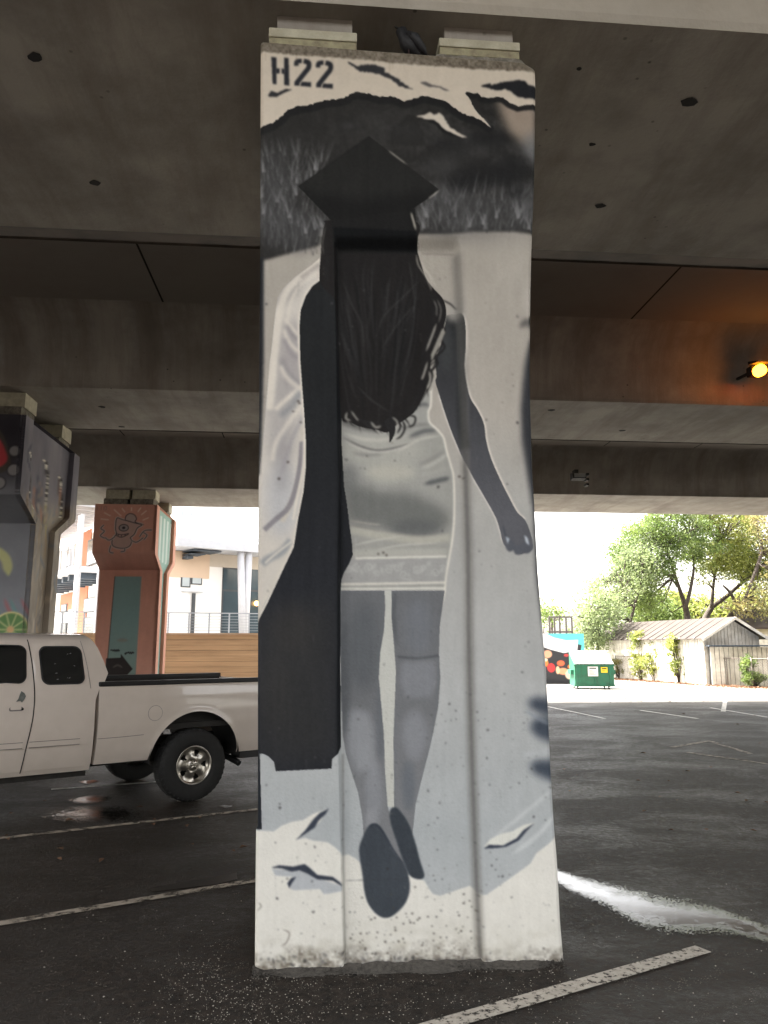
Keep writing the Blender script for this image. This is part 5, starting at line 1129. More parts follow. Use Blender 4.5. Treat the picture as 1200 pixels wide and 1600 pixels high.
s2 = FRW.px(326, 900)[0]; mb = MB(); mb.box((sA-.02, -.06, z5), (s2, -.003, zt-.02)); mb.build('wall_band', bpch, bld)
mb = MB(); mb.box((s2+.002, -.05, FRW.px(340, 886)[1]), (sB, -.003, zt-.02)); mb.build('wall_band', mat('stucco_beige', (.5, .44, .37), .8, var=.05), bld)
mb = MB(); mb.box((sA-.3, -1.6, zt), (sB, 6.3, zt+.42)); sl_ = mb.build('roof_slab', bsl, bld, bevel=.02)
for k, (u0, u1, v0, v1) in enumerate(((284, 327, 862, 867), (284, 307, 867, 870), (284, 292, 870, 875))): rect('soffit_beam', bdk, u0, v0, u1, v1, -1.3+.3*k, -.07, par=bld)
wn = rect('window', bfr, 348, 886, 440, 990, -.03, .1, par=bld)
for u0, u1, v0, v1 in ((349, 375, 889, 922), (376, 406, 889, 922), (407, 438, 889, 922), (349, 375, 924, 989), (376, 406, 924, 989), (407, 438, 924, 989)): rect('pane', bgl, u0, v0, u1, v1, -.04, -.01, par=wn)
gl = mat('warm_window_lamp', (1, .6, .25), .5, emit=(1, .5, .15, 1.2)); s_, z_ = FRW.px(398, 943); mb = MB(); mb.lathe([(.001, -.12), (.1, -.08), (.13, 0), (.1, .08), (.001, .12)], 14, Matrix.Translation((s_, -.18, z_))); mb.build('sconce', gl, bld)
sa = FRW.px(382, 990, -1.3)
for u in (376, 389):
    p1 = FRW.px(u, 866, -1.3); mb = MB(); mb.tube([(sa[0]+(p1[0]-sa[0])*.12, -1.3, sa[1]-1.2), (p1[0], -1.3, zt)], .17, 14); mb.build('column', bst, bld)
for (u0, v0, u1, v1) in ((283, 895, 297, 918), (299, 891, 315, 914)):
    f_ = rect('window', bfr, u0, v0, u1, v1, -.04, .02, par=bld); s0, z1 = FRW.px(u0, v0); s1, z0 = FRW.px(u1, v1); mb = MB(); mb.box((s0+.06, -.055, z0+.05), (s1-.06, -.042, z1-.06)); mb.build('pane', mat('bright_pane', (.45, .5, .52), .15, var=.05), f_)
rect('downpipe', bfr, 299.6, 927, 301.2, 990, -.14, -.02, par=bld); rect('sill', bsl, 283, 924, 316, 926, -.1, -.0, par=bld)
for k, u in enumerate((292, 297, 306, 380)): rect('roof_post', brl, u, 796, u+.9, 858, .6, .66, par=bld)
rect('roof_rail', brl, 352, 838, 440, 840.5, 1.0, 1.05, par=bld); rect('roof_post', brl, 368, 840, 369.5, 860, 1.0, 1.05, par=bld)
# terrace railing in front
RW = Wall((gx(60, 30.5), 30.5), (gx(420, 32.5), 32.5))
rail = empty('terrace_railing', tuple(RW.A), RW.rz, 'thin steel terrace railing above the long wooden wall', 'railing')
s0 = 0; s1 = RW.px(420, 960)[0]; zr = RW.px(300, 957)[1]; zb = RW.px(300, 990)[1]-.2
mb = MB(); mb.box((s0, -.03, zr-.04), (s1, .03, zr)); mb.build('top_rail', brl, rail)
for k in range(12):
    mb = MB(); mb.box((s0+(s1-s0)*k/11-.03, -.03, zb), (s0+(s1-s0)*k/11+.03, .03, zr-.041)); mb.build('post', brl, rail)
for k in range(7):
    z = zb+.2+(zr-zb-.24)*k/7; mb = MB(); mb.box((s0, -.006, z), (s1, .006, z+.012)); mb.build('wire', brl, rail)
# left wing receding from the corner
LW = Wall((gx(80, 47), 47), (gx(172, 35.8), 35.8))
wing = empty('apartment_building', tuple(LW.A), LW.rz, 'white building wing with orange stripe, slanting balcony and steel posts', 'building')
e1 = LW.px(172, 900)[0]+1
mb = MB(); mb.box((-9, 0, 0), (e1, 7, 7.6)); mb.build('wall', bw, wing)
zs_ = LW.px(168, 893)[1]
mb = MB(); mb.box((-9, -1.9, zs_-.22), (e1, -.003, zs_+.05)); bal = mb.build('balcony_slab', bst, wing)
for k in range(9):
    mb = MB(); mb.box((e1-.6-k*1.35, -1.7, zs_-.5), (e1-.3-k*1.35, -.004, zs_-.225)); mb.build('bracket', bdk, bal)
def wrect(nm, m, u0, v0, u1, v1, y0, y1, par=wing): return rect(nm, m, u0, v0, u1, v1, y0, y1, W_=LW, par=par)
br = empty('balcony_rail', (0, 0, 0)); br.parent = wing
mb = MB(); mb.box((-9, -1.88, zs_+1.05), (e1, -1.82, zs_+1.1)); mb.build('top_rail', bst, br)
for k in range(64):
    x = e1-.1-k*.24; mb = MB(); mb.box((x-.012, -1.865, zs_+.05), (x+.012, -1.84, zs_+1.05)); mb.build('baluster', bst if k % 6 else bfr, br)
for u in (118, 122, 154): 
    s_ = LW.px(u, 930, -1.95)[0]; mb = MB(); mb.box((s_-.07, -2.04, 0), (s_+.07, -1.91, 7.4 if u < 150 else zs_-.23)); mb.build('post', bst, wing)
for q in ((126, 835, 133, 1000), (96, 930, 124, 950)): wrect('wall_band', bor, *q, -.05, -.003)
for q in ((134, 936, 152, 955), (134, 965, 150, 992), (96, 974, 105, 992), (98, 945, 106, 957), (140, 845, 158, 878), (103, 862, 112, 884)):
    f_ = wrect('window', bfr, *q, -.09, -.052); wrect('pane', bgl, q[0]+1, q[1]+1.2, q[2]-1, q[3]-1.2, -.10, -.092, par=f_)
cn = empty('canopy', (0, 0, 0)); cn.parent = wing
zc = LW.px(150, 815)[1]
mb = MB(); mb.box((-9, -3.0, zc+.22), (e1, .5, zc+.28)); mb.build('roof_sheet', bpch, cn)
for k in range(12): mb = MB(); mb.box((e1-.2-k*1.1, -2.9, zc), (e1-.1-k*1.1, .4, zc+.218)); mb.build('rafter', bsl, cn)
mb = MB(); mb.box((-9, -3.08, zc-.02), (e1, -2.91, zc+.21)); mb.build('fascia', brl, cn)
# long boarded retaining wall
wood = mat('tan_planks', (.40, .27, .155), .75, var=.22, scale=2.2, bump=.3, bscale=20, tint=(.25, .16, .09), tscale=5, tamt=.5)  # tan boards with random grain tone
def grain(m_):
    nt = m_.node_tree
    for n in nt.nodes:
        if n.type == 'TEX_NOISE':
            mp = N(nt, 'Mapping'); mp.inputs['Scale'].default_value = (.12, 1, 2.2); tc = [q for q in nt.nodes if q.type == 'TEX_COORD'][0]; nt.links.new(tc.outputs['Object'], mp.inputs[0]); nt.links.new(mp.outputs[0], n.inputs['Vector'])
    return m_
grain(wood)
WW = Wall((gx(40, 27.5), 27.5), (gx(425, 28.6), 28.6))
ww = empty('wooden_wall', tuple(WW.A), WW.rz, 'long tan wall of horizontal wooden boards behind the pickup', 'wall')
s1 = WW.px(425, 1000)[0]; ztp = WW.px(300, 991)[1]; nbd = 11
mb = MB(); mb.box((0, .03, 0), (s1, .12, ztp-.01)); mb.build('backing', bfr, ww)
for k in range(nbd):
    z0 = ztp*k/nbd; mb = MB(); mb.box((0, 0, z0+.004), (s1, .028, z0+ztp/nbd-.004)); mb.build('board', wood, ww)
mb = MB(); mb.box((0, -.03, ztp), (s1, .14, ztp+.04)); mb.build('cap_board', wood, ww)

# ---------------------------------------------------------------- beyond the bridge on the right
MW = Wall((gx(800, 36.5), 36.5), (gx(912, 36.0), 36.0))
mwl = empty('mural_wall', tuple(MW.A), MW.rz, 'low dark mural wall with white arc, red and orange shapes beside the dumpster', 'wall')
pm = Plan(0, 0, 112, 90, 3., (44, 44, 48))
pm.poly([(30, 0), (112, 0), (112, 90), (100, 90), (101, 60), (108, 20)], (92, 196, 190), soft=.4)
pm.poly([(20, -2), (50, -2), (66, 7), (85, 12), (103, 11), (101, 30), (80, 34), (60, 28), (45, 22), (20, 18)], (226, 228, 230), smooth=False, soft=.6)
pm.poly([(48, 26), (62, 30), (80, 35), (98, 36), (97, 92), (20, 92), (20, 20)], (40, 40, 44), soft=.4)
for cx, cy, rx, ry, c in ((55, 36, 7, 7, (206, 150, 120)), (52, 52, 4, 6, (230, 120, 60)), (60, 60, 6, 8, (214, 50, 52)), (75, 52, 6, 5, (222, 96, 60)), (78, 66, 8, 6, (226, 150, 112)), (88, 72, 7, 8, (232, 196, 170)), (70, 64, 3, 7, (240, 190, 150)), (84, 38, 4, 2.5, (200, 60, 60)), (90, 58, 5, 4, (226, 110, 50)), (50, 46, 5, 3, (240, 220, 180))): pm.ell(cx, cy, rx, ry, c, soft=.8)
s1, ztm = MW.px(912, 990); _, z0m = MW.px(860, 1075)
mb = MB(); mb.grid(lambda a, b_: Vector((s1*a, -.002, ztm*b_)), 150, 100, False); P = np.array(mb.v)
mb.build('painted_face', mat('wall_paint', (1, 1, 1), .7, paint=True, var=.05), mwl, attr=lin(pm.sample(P[:, 0]/s1*112, (1-P[:, 2]/ztm)*88)))
mb = MB(); mb.box((0, 0, 0), (s1, .35, ztm-.002)); mb.build('block_wall', conc, mwl)
sc = empty('steel_frame', tuple(MW.A+MW.en*.6), MW.rz, 'open dark steel frame standing behind the low mural wall', 'frame')
fr_m = mat('frame_steel', (.10, .09, .085), .6)
for u in (858, 866, 874, 884, 893):
    s_, z1 = MW.px(u, 963, .6); mb = MB(); mb.box((s_-.04, -.04, 0), (s_+.04, .04, z1)); mb.build('post', fr_m, sc)
for v in (963, 986):
    z1 = MW.px(870, v, .6)[1]; a_ = MW.px(857, v, .6)[0]; b_ = MW.px(894, v, .6)[0]; mb = MB(); mb.box((a_, -.05, z1-.08), (b_, -.042, z1)); mb.build('crossbar', fr_m, sc)
# dumpster
DP_ = gr(899, 1077); 
dump = empty('dumpster', (DP_.x, DP_.y, 0), R(-4), 'green metal dumpster with grey ribbed lid, white and yellow stickers', 'dumpster')
gm = mat('dumpster_green', (.012, .13, .07), .45, var=.2, scale=3, tint=(.04, .06, .04), tscale=5, tamt=.4)
Wd_ = 1.56
mb = MB(); mb.prism([(.10, .10), (.0, .16), (-.02, .98), (1.25, 1.45), (1.25, .16), (1.15, .10)], 0, 0, Wd_); mb.build('body', gm, dump, bevel=.015)
mb = MB(); mb.box((-.03, -.05, .93), (Wd_+.03, .0, .985)); mb.box((-.03, -.03, .13), (Wd_+.03, .0, .19)); 
for k in range(5): mb.box((.18+k*.3, -.045, .2), (.24+k*.3, -.003, .925)) if k not in (1, 3) else None
mb.build('rim', gm, dump, bevel=.008)
lidm = mat('lid_grey', (.46, .47, .47), .5, var=.08)
sl2 = math.atan2(.47, 1.27)
for h in (0, 1):
    Mx = Matrix.Translation((h*Wd_/2, -.06, .995)) @ Matrix.Rotation(sl2, 4, 'X')
    mb = MB(); mb.box((.01, 0, 0), (Wd_/2-.01, 1.42, .03), Mx)
    for k in range(5): mb.box((.08+k*.14, .03, .03), (.13+k*.14, 1.38, .06), Mx)
    mb.build('lid', lidm, dump, bevel=.006)
for x in (-.12, Wd_): mb = MB(); mb.box((x, .25, .58), (x+.12, 1.05, .76)); mb.build('fork_pocket', gm, dump, bevel=.01)
for x in (.12, Wd_-.2):
    for y in (.12, 1.0): mb = MB(); mb.lathe([(.001, -.02), (.075, -.02), (.075, .02), (.001, .02)], 14, Matrix.Translation((x, y, .076)) @ Matrix.Rotation(math.pi/2, 4, 'Z')); mb.build('wheel', M['rubber'], dump)
mb = MB(); mb.box((.52, -.056, .52), (.92, -.05, .90)); st = mb.build('sticker', mat('sticker_white', (.75, .74, .72), .5, var=.04), dump)
mb = MB(); mb.box((.58, -.06, .80), (.86, -.057, .86)); 
for k in range(4): mb.box((.57, -.06, .58+k*.05), (.57+[.27, .2, .25, .14][k], -.057, .595+k*.05))
mb.build('sticker_print', M['chip'], st)
mb = MB(); mb.box((1.04, -.056, .66), (1.30, -.05, .88)); st = mb.build('sticker', mat('sticker_yellow', (.75, .55, .03), .5), dump)
mb = MB(); mb.box((1.08, -.06, .80), (1.26, -.057, .84)); mb.box((1.08, -.06, .72), (1.2, -.057, .74)); mb.build('sticker_print', M['black'], st)
# shed
SA = Vector((11.75, 44.3, 0)); SB = Vector((14.2, 34.6, 0)); ex = (SA-SB).normalized(); ew = Vector((ex.y, -ex.x, 0)); SL = (SA-SB).length; SWd = 2.9; 
shed = empty('shed', tuple(SB), math.atan2(ex.y, ex.x), 'weathered white board shed with rusty metal roof behind the chain link fence', 'shed')
# local x: along the long wall away from the viewer, local y: ex x z -> left; gable runs to -y
board = mat('whitewashed_boards', (.62, .59, .53), .85, var=.15, scale=4, bump=.3, tint=(.36, .32, .26), tscale=2.2, tamt=.7)
def wallboards(mb, p0, p1, zf0, zf1, out, n):
    """vertical boards from p0 to p1 (2-D), each its own plank in the mesh"""
    p0 = Vector((*p0, 0)); p1 = Vector((*p1, 0)); d = (p1-p0)/n; rr_ = random.Random(n)
    for k in range(n):
        a = p0+d*(k+.06); b_ = p0+d*(k+.94); o_ = Vector(out+(0,))*rr_.uniform(0, .012); t0 = k/n; t1 = (k+1)/n
        z0 = zf0; za = zf1(t0); zb_ = zf1(t1); i_ = -Vector(out+(0,))*.03
        vs = [a+o_+Vector((0, 0, z0)), b_+o_+Vector((0, 0, z0)), b_+o_+Vector((0, 0, zb_)), a+o_+Vector((0, 0, za))]; vs += [q+i_ for q in vs]
        mb.add(vs, [(0, 1, 2, 3), (7, 6, 5, 4), (0, 4, 5, 1), (1, 5, 6, 2), (2, 6, 7, 3), (3, 7, 4, 0)])
EZ, RZ = 2.12, 2.93
mb = MB(); wallboards(mb, (0, 0), (SL, 0), 0, lambda t: EZ, (0, 1), 46); mb.build('long_wall', board, shed)
mb = MB(); wallboards(mb, (0, 0), (0, -SWd), 0, lambda t: EZ+(RZ-EZ)*(1-abs(2*t-1)), (-1, 0), 16); mb.build('gable_wall', board, shed)
mb = MB(); mb.box((.05, -SWd, 0), (SL, -.05, EZ-.02)); mb.build('interior', bfr, shed)
rust = mat('rusty_sheet_roof', (.034, .024, .019), .6, metal=.15, var=.25, scale=2, tint=(.022, .012, .008), tscale=1.2, tamt=.8, bump=.2)
for sg in (0, 1):
    y0, y1 = (.28, -SWd/2) if not sg else (-SWd-.28, -SWd/2); ze = EZ-.28*(RZ-EZ)/(SWd/2)+.05
    mb = MB(); mb.add([(-.35, y0, ze), (SL+.2, y0, ze), (SL-1.3, y1, RZ+.05), (-.35, y1, RZ+.05), (-.35, y0, ze+.03), (SL+.2, y0, ze+.03), (SL-1.3, y1, RZ+.08), (-.35, y1, RZ+.08)], [(0, 1, 2, 3), (7, 6, 5, 4), (0, 4, 5, 1), (1, 5, 6, 2), (2, 6, 7, 3), (3, 7, 4, 0)])
    for k in range(17):
        x = -.33+k*(SL+.3)/17; x1 = min(x, SL-1.3-(0 if x < SL-1.3 else 0)); t_ = 1. if x < SL-1.35 else max(0, (SL+.2-x)/1.5)
        mb.bar((x, y0, ze+.04), (x, y0+(y1-y0)*t_, ze+.04+(RZ+.03-ze)*t_), .03, .035)
    mb.build('roof_sheet', rust, shed)
mb = MB(); mb.add([(SL+.2, .28, EZ-.1), (SL+.2, -SWd-.28, EZ-.1), (SL-1.3, -SWd/2, RZ+.06)], [(0, 1, 2)]); mb.build('roof_sheet', rust, shed)
for k in range(9): mb = MB(); x = .3+k*SL/9; mb.box((x, .01, EZ-.10), (x+.07, .24, EZ-.02)); mb.build('rafter_tail', bw, shed)
mb = MB(); mb.bar((-.36, .3, EZ-.14), (-.36, -SWd/2, RZ+.02), .03, .12); mb.bar((-.36, -SWd-.3, EZ-.14), (-.36, -SWd/2, RZ+.02), .03, .12); mb.build('barge_board', board, shed)
# lean-to and board fence right of the shed
lt = empty('lean_to', (14.3, 34.25, 0), R(-7), 'low grey lean-to with a flat roof against the right end of the shed', 'shed')
mb = MB(); wallboards(mb, (0, 0), (5.5, 0), 0, lambda t: 1.68, (0, -1), 28); mb.build('wall', board, lt)
mb = MB(); mb.box((-.1, -.3, 1.70), (5.6, 1.9, 1.76)); mb.build('roof', bdk, lt)
mb = MB(); mb.box((.05, .08, 0), (5.5, 1.7, 1.66)); mb.build('interior', bfr, lt)
cab_ = empty('cabin', (at(1176, 985, 46).x, 46, 0), R(-6), 'brown roofed cabin showing at the right edge behind the shed', 'shed')
mb = MB(); mb.box((0, 0, 0), (6, 5, 2.75)); mb.build('wall', board, cab_)
mb = MB(); mb.prism([(-.5, 2.7), (2.5, 3.9), (5.5, 2.7), (5.5, 2.8), (2.5, 4.0), (-.5, 2.8)], 0, -.3, 6.5); mb.build('roof', rust, cab_)
# chain link fence with gate
cl = empty('chain_link_fence', (12.3, 41.6, 0), 0, 'rusty chain link fence along the edge of the lot before the shed', 'fence')
F0 = Vector((0, 0, 0)); F1 = Vector((3.05, -8.9, 0)); F2 = Vector((8.6, -10.2, 0)); fm = mat('fence_wire', (.16, .14, .12), .6, metal=.4, var=.2)
def span(a, b_, posts):
    L_ = (b_-a).length; d = (b_-a).normalized()
    for t in posts: mb = MB(); p = a+(b_-a)*t; mb.tube([p, p+Vector((0, 0, 1.24))], .03, 8); mb.build('post', M['steel'] if t < .6 else fm, cl)
    mb = MB(); mb.tube([a+Vector((0, 0, 1.2)), b_+Vector((0, 0, 1.2))], .018, 6); mb.build('top_rail', fm, cl)
    mb = MB(); n = int(L_/.11); h = 1.15
    for k in range(-10, n):
        for sg in (0, 1):
            x0 = k*.11; x1 = x0+h; z0, z1 = (.03, .03+h)
            if sg: z0, z1 = z1, z0
            if x0 < 0: z0 = z0+(z1-z0)*(-x0/h); x0 = 0
            if x1 > L_: z1 = z0+(z1-z0)*((L_-x0)/(x1-x0)); x1 = L_
            mb.tube([a+d*x0+Vector((0, 0, z0)), a+d*x1+Vector((0, 0, z1))], .0045, 3, caps=False, smooth=False)
    mb.build('wire_mesh', fm, cl)
span(F0, F1, (0, .22, .55, .85, 1.)); span(F1, F2, (.12, .5, 1.))
# ---------------------------------------------------------------- trees and bushes
leaf_mats = {}
def leafmat(nm, c1, c2, tr=.45):
    m = bpy.data.materials.new(nm); m.use_nodes = True; nt = m.node_tree; L = nt.links; b = nt.nodes['Principled BSDF']
    a = N(nt, 'Attribute'); a.attribute_name = 'paint'; sp = N(nt, 'SeparateColor'); L.new(a.outputs['Color'], sp.inputs[0])
    mx = N(nt, 'Mix', data_type='RGBA'); mx.inputs[6].default_value = (*c1, 1); mx.inputs[7].default_value = (*c2, 1); L.new(sp.outputs[0], mx.inputs[0]); L.new(mx.outputs[2], b.inputs['Base Color']); b.inputs['Roughness'].default_value = .55
    t = N(nt, 'BsdfTranslucent'); hs = N(nt, 'HueSaturation'); hs.inputs['Value'].default_value = 1.5; L.new(mx.outputs[2], hs.inputs['Color']); L.new(hs.outputs[0], t.inputs[0]); ms = N(nt, 'MixShader'); ms.inputs[0].default_value = tr
    L.new(b.outputs[0], ms.inputs[1]); L.new(t.outputs[0], ms.inputs[2]); L.new(ms.outputs[0], nt.nodes['Material Output'].inputs[0]); return m
lf_green = leafmat('leaf_green', (.05, .085, .022), (.15, .20, .05)); lf_yel = leafmat('leaf_yellow_green', (.09, .13, .03), (.27, .28, .07)); lf_pale = leafmat('leaf_grey_green', (.08, .115, .05), (.19, .23, .10)); lf_rust = leafmat('leaf_russet', (.10, .125, .04), (.24, .19, .075))
bark = mat('bark', (.055, .042, .034), .9, var=.3, scale=5, bump=.6)
def leaves(name, m, parent, clumps, per, size, seed):
    """clumps: (centre, radius) lists; leaf-sized faces fill every clump unevenly"""
    rs = np.random.RandomState(seed); V_ = []; C_ = []
    for (c, r) in clumps:
        n = int(per*(r**2)); g_ = rs.normal(size=(n, 3)); g_ /= np.linalg.norm(g_, axis=1)[:, None]; rad = rs.rand(n)**.45
        P = np.array(c)+g_*rad[:, None]*np.array([r, r, r*.72])*(1+.35*np.sin(g_[:, :1]*5+seed))
        sub = rs.rand(n) < .93; P = P[sub]; n = len(P)
        a = rs.normal(size=(n, 3)); a /= np.linalg.norm(a, axis=1)[:, None]; b_ = np.cross(a, rs.normal(size=(n, 3))); b_ /= np.linalg.norm(b_, axis=1)[:, None]
        s_ = size*rs.uniform(.5, 1.3, (n, 1)); q = np.stack([P-a*s_, P-b_*s_*.45, P+a*s_, P+b_*s_*.45], 1); V_.append(q.reshape(-1, 3))
        tone = np.clip(rs.rand()*.6+rs.rand(n)*.5, 0, 1); C_.append(np.repeat(tone, 4))
    Vv_ = np.concatenate(V_); Cc = np.concatenate(C_); nq = len(Vv_)//4
    me = bpy.data.meshes.new(name); me.vertices.add(len(Vv_)); me.vertices.foreach_set('co', Vv_.ravel()); me.loops.add(nq*4); me.polygons.add(nq)
    me.loops.foreach_set('vertex_index', np.arange(nq*4, dtype=np.int32)); me.polygons.foreach_set('loop_start', np.arange(0, nq*4, 4, dtype=np.int32)); me.update(calc_edges=True)
    me.materials.append(m); colour(me, Cc[:, None]*np.ones((1, 3))); o = bpy.data.objects.new(name, me); COL.objects.link(o); o.parent = parent; return o
def tree(label, Y, limbs, blobs, lm, seed, per=120, size=.13, lim_r=.2, name='tree', nclump=70, dz=2.6, group=None):
    """limbs: lists of (u, v, radius) on the plane at distance Y; blobs: (u, v, ru, rv, weight) areas of foliage"""
    rs = np.random.RandomState(seed); k = Y/FPX
    base = at(limbs[0][0][0], limbs[0][0][1], Y); root = empty(name, (base.x, Y, 0), 0, label, 'tree', group)
    mb = MB()
    tips = []
    for i, lb_ in enumerate(limbs):
        pts = [at(u, v, Y+.5*math.sin(i*2+j)) for j, (u, v, r) in enumerate(lb_)]; rr_ = [r*.66 for _, _, r in lb_]
        if i == 0: pts = [Vector((pts[0].x, pts[0].y, -.1))]+pts; rr_ = [rr_[0]*1.15]+rr_
        C = catmull([tuple(p) for p in pts], False, 5); Rr_ = np.interp(np.linspace(0, 1, len(C)), np.linspace(0, 1, len(rr_)), rr_)
        mb.tube([Vector(c)-base*1+Vector((0, 0, base.z)) if False else Vector((c[0]-base.x, c[1]-Y, c[2])) for c in C], list(Rr_), 9); tips += [(C[int(q)], Rr_[int(q)]) for q in np.linspace(len(C)*.35, len(C)-1, 4)]
    clumps = []
    wt = np.array([b_[4] for b_ in blobs], float); wt /= wt.sum()
    for i in range(nclump):
        b_ = blobs[rs.choice(len(blobs), p=wt)]; a = rs.uniform(0, 6.283); q = math.sqrt(rs.rand())
        c = at(b_[0]+b_[2]*q*math.cos(a), b_[1]+b_[3]*q*math.sin(a), Y+rs.uniform(-dz, dz)); r = rs.uniform(.5, 1.15)
        clumps.append(((c.x-base.x, c.y-Y, c.z), r))
        tp, tr_ = tips[int(np.argmin([np.linalg.norm(np.array([c.x, c.y, c.z])-t_[0]) for t_ in tips]))]
        p0 = Vector((tp[0]-base.x, tp[1]-Y, tp[2])); p1 = Vector(clumps[-1][0]); mid = (p0+p1)/2+Vector(rs.normal(size=3))*.25
        mb.tube([p0, mid, p1], [min(tr_*.5, .06), .03, .012], 5)
    mb.build('trunk', bark, root); leaves('crown', lm, root, clumps, per, size, seed); return root
tree('broad green tree with a forked dark trunk rising behind the shed roof', 49, [[(1074, 985, .32), (1074, 965, .30), (1070, 945, .27)], [(1070, 945, .24), (1060, 915, .17), (1050, 885, .12), (1040, 850, .07)], [(1071, 950, .2), (1080, 915, .15), (1084, 880, .1), (1078, 840, .06)], [(1062, 920, .12), (1040, 895, .08), (1018, 885, .05)]],
     [(1050, 830, 60, 45, 5), (1010, 850, 35, 60, 3), (1075, 790, 60, 30, 3), (1005, 920, 30, 35, 2), (1090, 850, 40, 30, 2), (1040, 880, 40, 22, 1.5), (985, 880, 25, 35, 2)], lf_green, 1, nclump=200, size=.085, per=260)
tree('yellow-green tree whose thick limb leans right above the shed ridge', 51, [[(1098, 985, .34), (1103, 965, .32), (1113, 948, .28)], [(1113, 948, .24), (1135, 932, .2), (1158, 912, .15), (1180, 895, .1), (1210, 885, .06)], [(1112, 950, .2), (1114, 920, .15), (1118, 890, .1), (1122, 850, .06)]],
     [(1130, 840, 60, 50, 5), (1180, 870, 45, 40, 3), (1150, 790, 70, 30, 3), (1110, 895, 30, 20, 1), (1200, 910, 30, 20, 1.2), (1165, 880, 45, 25, 2)], lf_yel, 2, nclump=200, size=.085, per=260)
tree('tree with a broken stub trunk and russet leaves nearest the right edge', 47, [[(1164, 985, .26), (1160, 960, .24), (1150, 940, .2)], [(1150, 942, .18), (1140, 925, .13), (1130, 915, .08)], [(1155, 950, .14), (1162, 938, .14)], [(1156, 955, .1), (1185, 880, .16), (1190, 850, .14), (1180, 815, .09)]],
     [(1190, 830, 30, 30, 2), (1180, 945, 30, 22, 2), (1225, 900, 20, 60, 1)], lf_rust, 3, nclump=40, size=.11)
tree('slender leaning tree left of the shed with pale thin foliage', 46, [[(978, 1000, .15), (984, 975, .14), (992, 945, .11)], [(992, 945, .1), (1000, 915, .07), (1004, 880, .04)], [(990, 950, .08), (975, 920, .05), (965, 895, .03)]],
     [(960, 920, 38, 28, 3), (990, 890, 26, 30, 2), (940, 955, 32, 25, 1.5), (1000, 860, 18, 30, 1)], lf_pale, 4, nclump=95, per=130, size=.1)
tree('small pale bushy tree behind the dumpster', 42, [[(936, 1030, .09), (934, 985, .08), (930, 950, .05)], [(934, 980, .05), (945, 940, .03)], [(934, 985, .05), (920, 955, .03)]],
     [(930, 950, 20, 26, 3), (945, 990, 20, 22, 2), (920, 1000, 14, 22, 2), (955, 940, 18, 18, 1)], lf_pale, 5, nclump=60, per=130, size=.09, dz=1.)
tree('dark green low tree filling the gap above the shed roof', 55, [[(1020, 990, .2), (1022, 960, .15), (1026, 940, .1)]], [(1015, 955, 35, 25, 3), (1045, 965, 20, 16, 1.5)], lf_green, 6, nclump=80)
tree('sunlit yellow tree far behind, between the two forked trunks', 66, [[(1110, 990, .2), (1112, 970, .15), (1116, 950, .1)]], [(1100, 955, 70, 22, 4), (1160, 950, 40, 26, 3), (1190, 965, 30, 20, 2), (1050, 940, 40, 16, 2)], lf_yel, 7, nclump=150, per=60, size=.2)
tree('far green treetop peeping over the low mural wall', 60, [[(862, 1000, .2), (862, 985, .15), (863, 970, .1)]], [(862, 960, 18, 12, 1)], lf_green, 8, nclump=16, per=80)
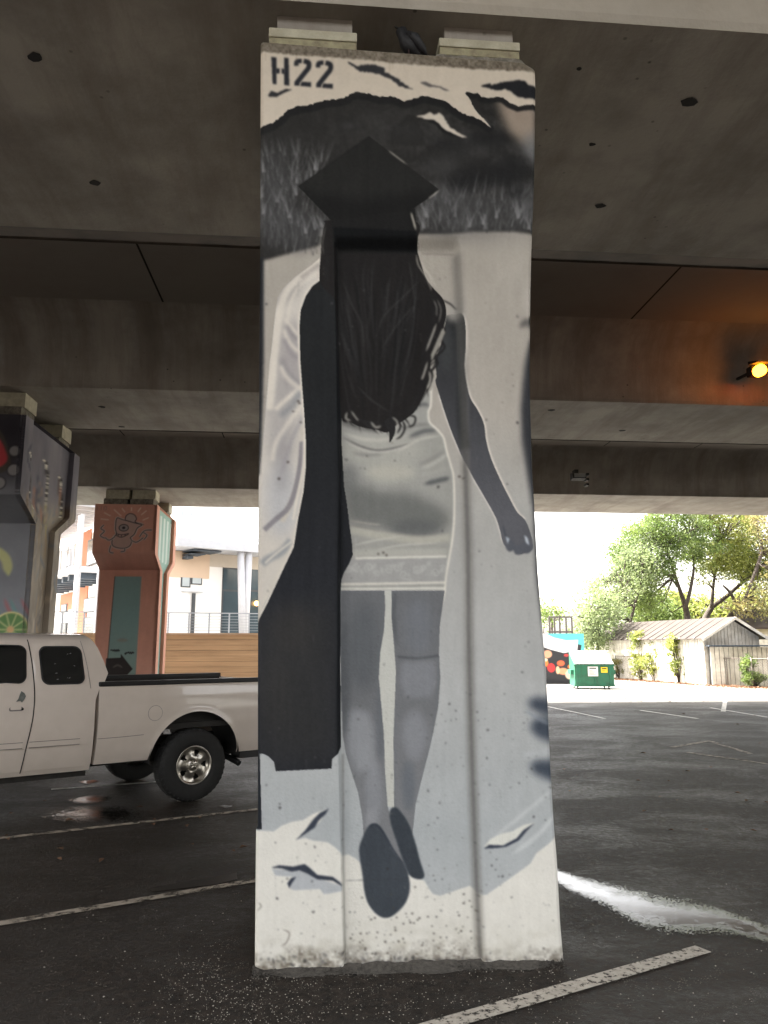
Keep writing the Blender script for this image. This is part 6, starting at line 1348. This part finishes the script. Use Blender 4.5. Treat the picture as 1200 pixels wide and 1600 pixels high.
for i, (lb_, P_, blobs, m_, n_) in enumerate((
    ('tall green shrub against the left half of the shed', (1003, 1062, 39.5), [(1000, 1015, 12, 26, 3), (1008, 1040, 16, 18, 2), (996, 995, 6, 10, 1)], lf_yel, 40),
    ('yellowing shrub spreading along the fence mid shed', (1025, 1060, 38.5), [(1022, 1035, 18, 16, 3), (1030, 1012, 8, 14, 1)], lf_yel, 30),
    ('upright green shrub in front of the white shed wall', (1062, 1062, 36.5), [(1058, 1020, 12, 26, 3), (1065, 1040, 14, 14, 2), (1050, 1000, 5, 9, 1)], lf_yel, 38),
    ('dark green shrub by the gate posts', (1180, 1072, 33), [(1180, 1060, 14, 10, 3), (1168, 1040, 8, 14, 2)], lf_green, 22),
    ('reddish scrub at the left foot of the fence', (968, 1058, 41.5), [(968, 1042, 14, 9, 3)], lf_rust, 16))):
    u, v, Y = P_; rs = np.random.RandomState(20+i); base = at(u, v, Y); root = empty('shrub', (base.x, Y, 0), 0, lb_, 'shrub')
    mb = MB(); cl_ = []
    wt = np.array([b_[4] for b_ in blobs], float); wt /= wt.sum()
    for k in range(int(n_*1.9)):
        b_ = blobs[rs.choice(len(blobs), p=wt)]; a = rs.uniform(0, 6.283); q = math.sqrt(rs.rand()); c = at(b_[0]+1.35*b_[2]*q*math.cos(a), b_[1]+1.1*b_[3]*q*math.sin(a), Y+rs.uniform(-.4, .4)); cc = (c.x-base.x, c.y-Y, max(.08, c.z)); cl_.append((cc, rs.uniform(.13, .3)))
        if k % 2 == 0: mb.tube([(rs.uniform(-.1, .1), 0, 0), (cc[0]*.4, cc[1]*.4, cc[2]*.5), cc], [.022, .015, .006], 5)
    mb.build('stem', bark, root); leaves('foliage', m_, root, cl_, 800, .07, 30+i)
# leaf litter along the fence foot
rr = random.Random(12); mb = MB()
for i in range(2600):
    t = rr.random()*1.5; a_, b_ = (F0, F1) if t < 1 else (F1, F2); tt_ = t if t < 1 else (t-1)*2
    p = Vector((12.3, 41.6, 0))+a_+(b_-a_)*tt_+Vector((rr.gauss(-.35, .35), rr.gauss(-.3, .35), 0)); r = rr.uniform(.03, .07); an = rr.random()*6; c, s_ = math.cos(an), math.sin(an); h = rr.uniform(.005, .06)
    mb.add([(p.x+r*(x*c-y*s_), p.y+r*(x*s_+y*c), h+z*r) for x, y, z in ((-1, 0, .1), (-.2, -.5, .5), (1, 0, .05), (-.1, .55, .6))], [(0, 1, 2, 3)])
tag(mb.build('leaf_litter', mat('leaf_litter', (.20, .10, .05), .8, var=.5, scale=5)), 'brown leaf litter banked along the foot of the chain link fence', 'leaves', kind='stuff')
# soil strip behind the fence
mb = MB(); q = Vector((12.3, 41.6, 0)); mb.add([(q.x-1.5, q.y+3, .005), (q.x, q.y, .005), (q.x+F1.x, q.y+F1.y, .005), (q.x+F2.x, q.y+F2.y, .005), (60, 30, .005), (60, 90, .005), (0, 90, .005)], [(0, 1, 2, 3, 4, 5, 6)])
tag(mb.build('soil', mat('soil', (.16, .13, .085), .95, var=.3, scale=1.5, tint=(.08, .10, .03), tscale=.6, tamt=.8)), kind='structure')
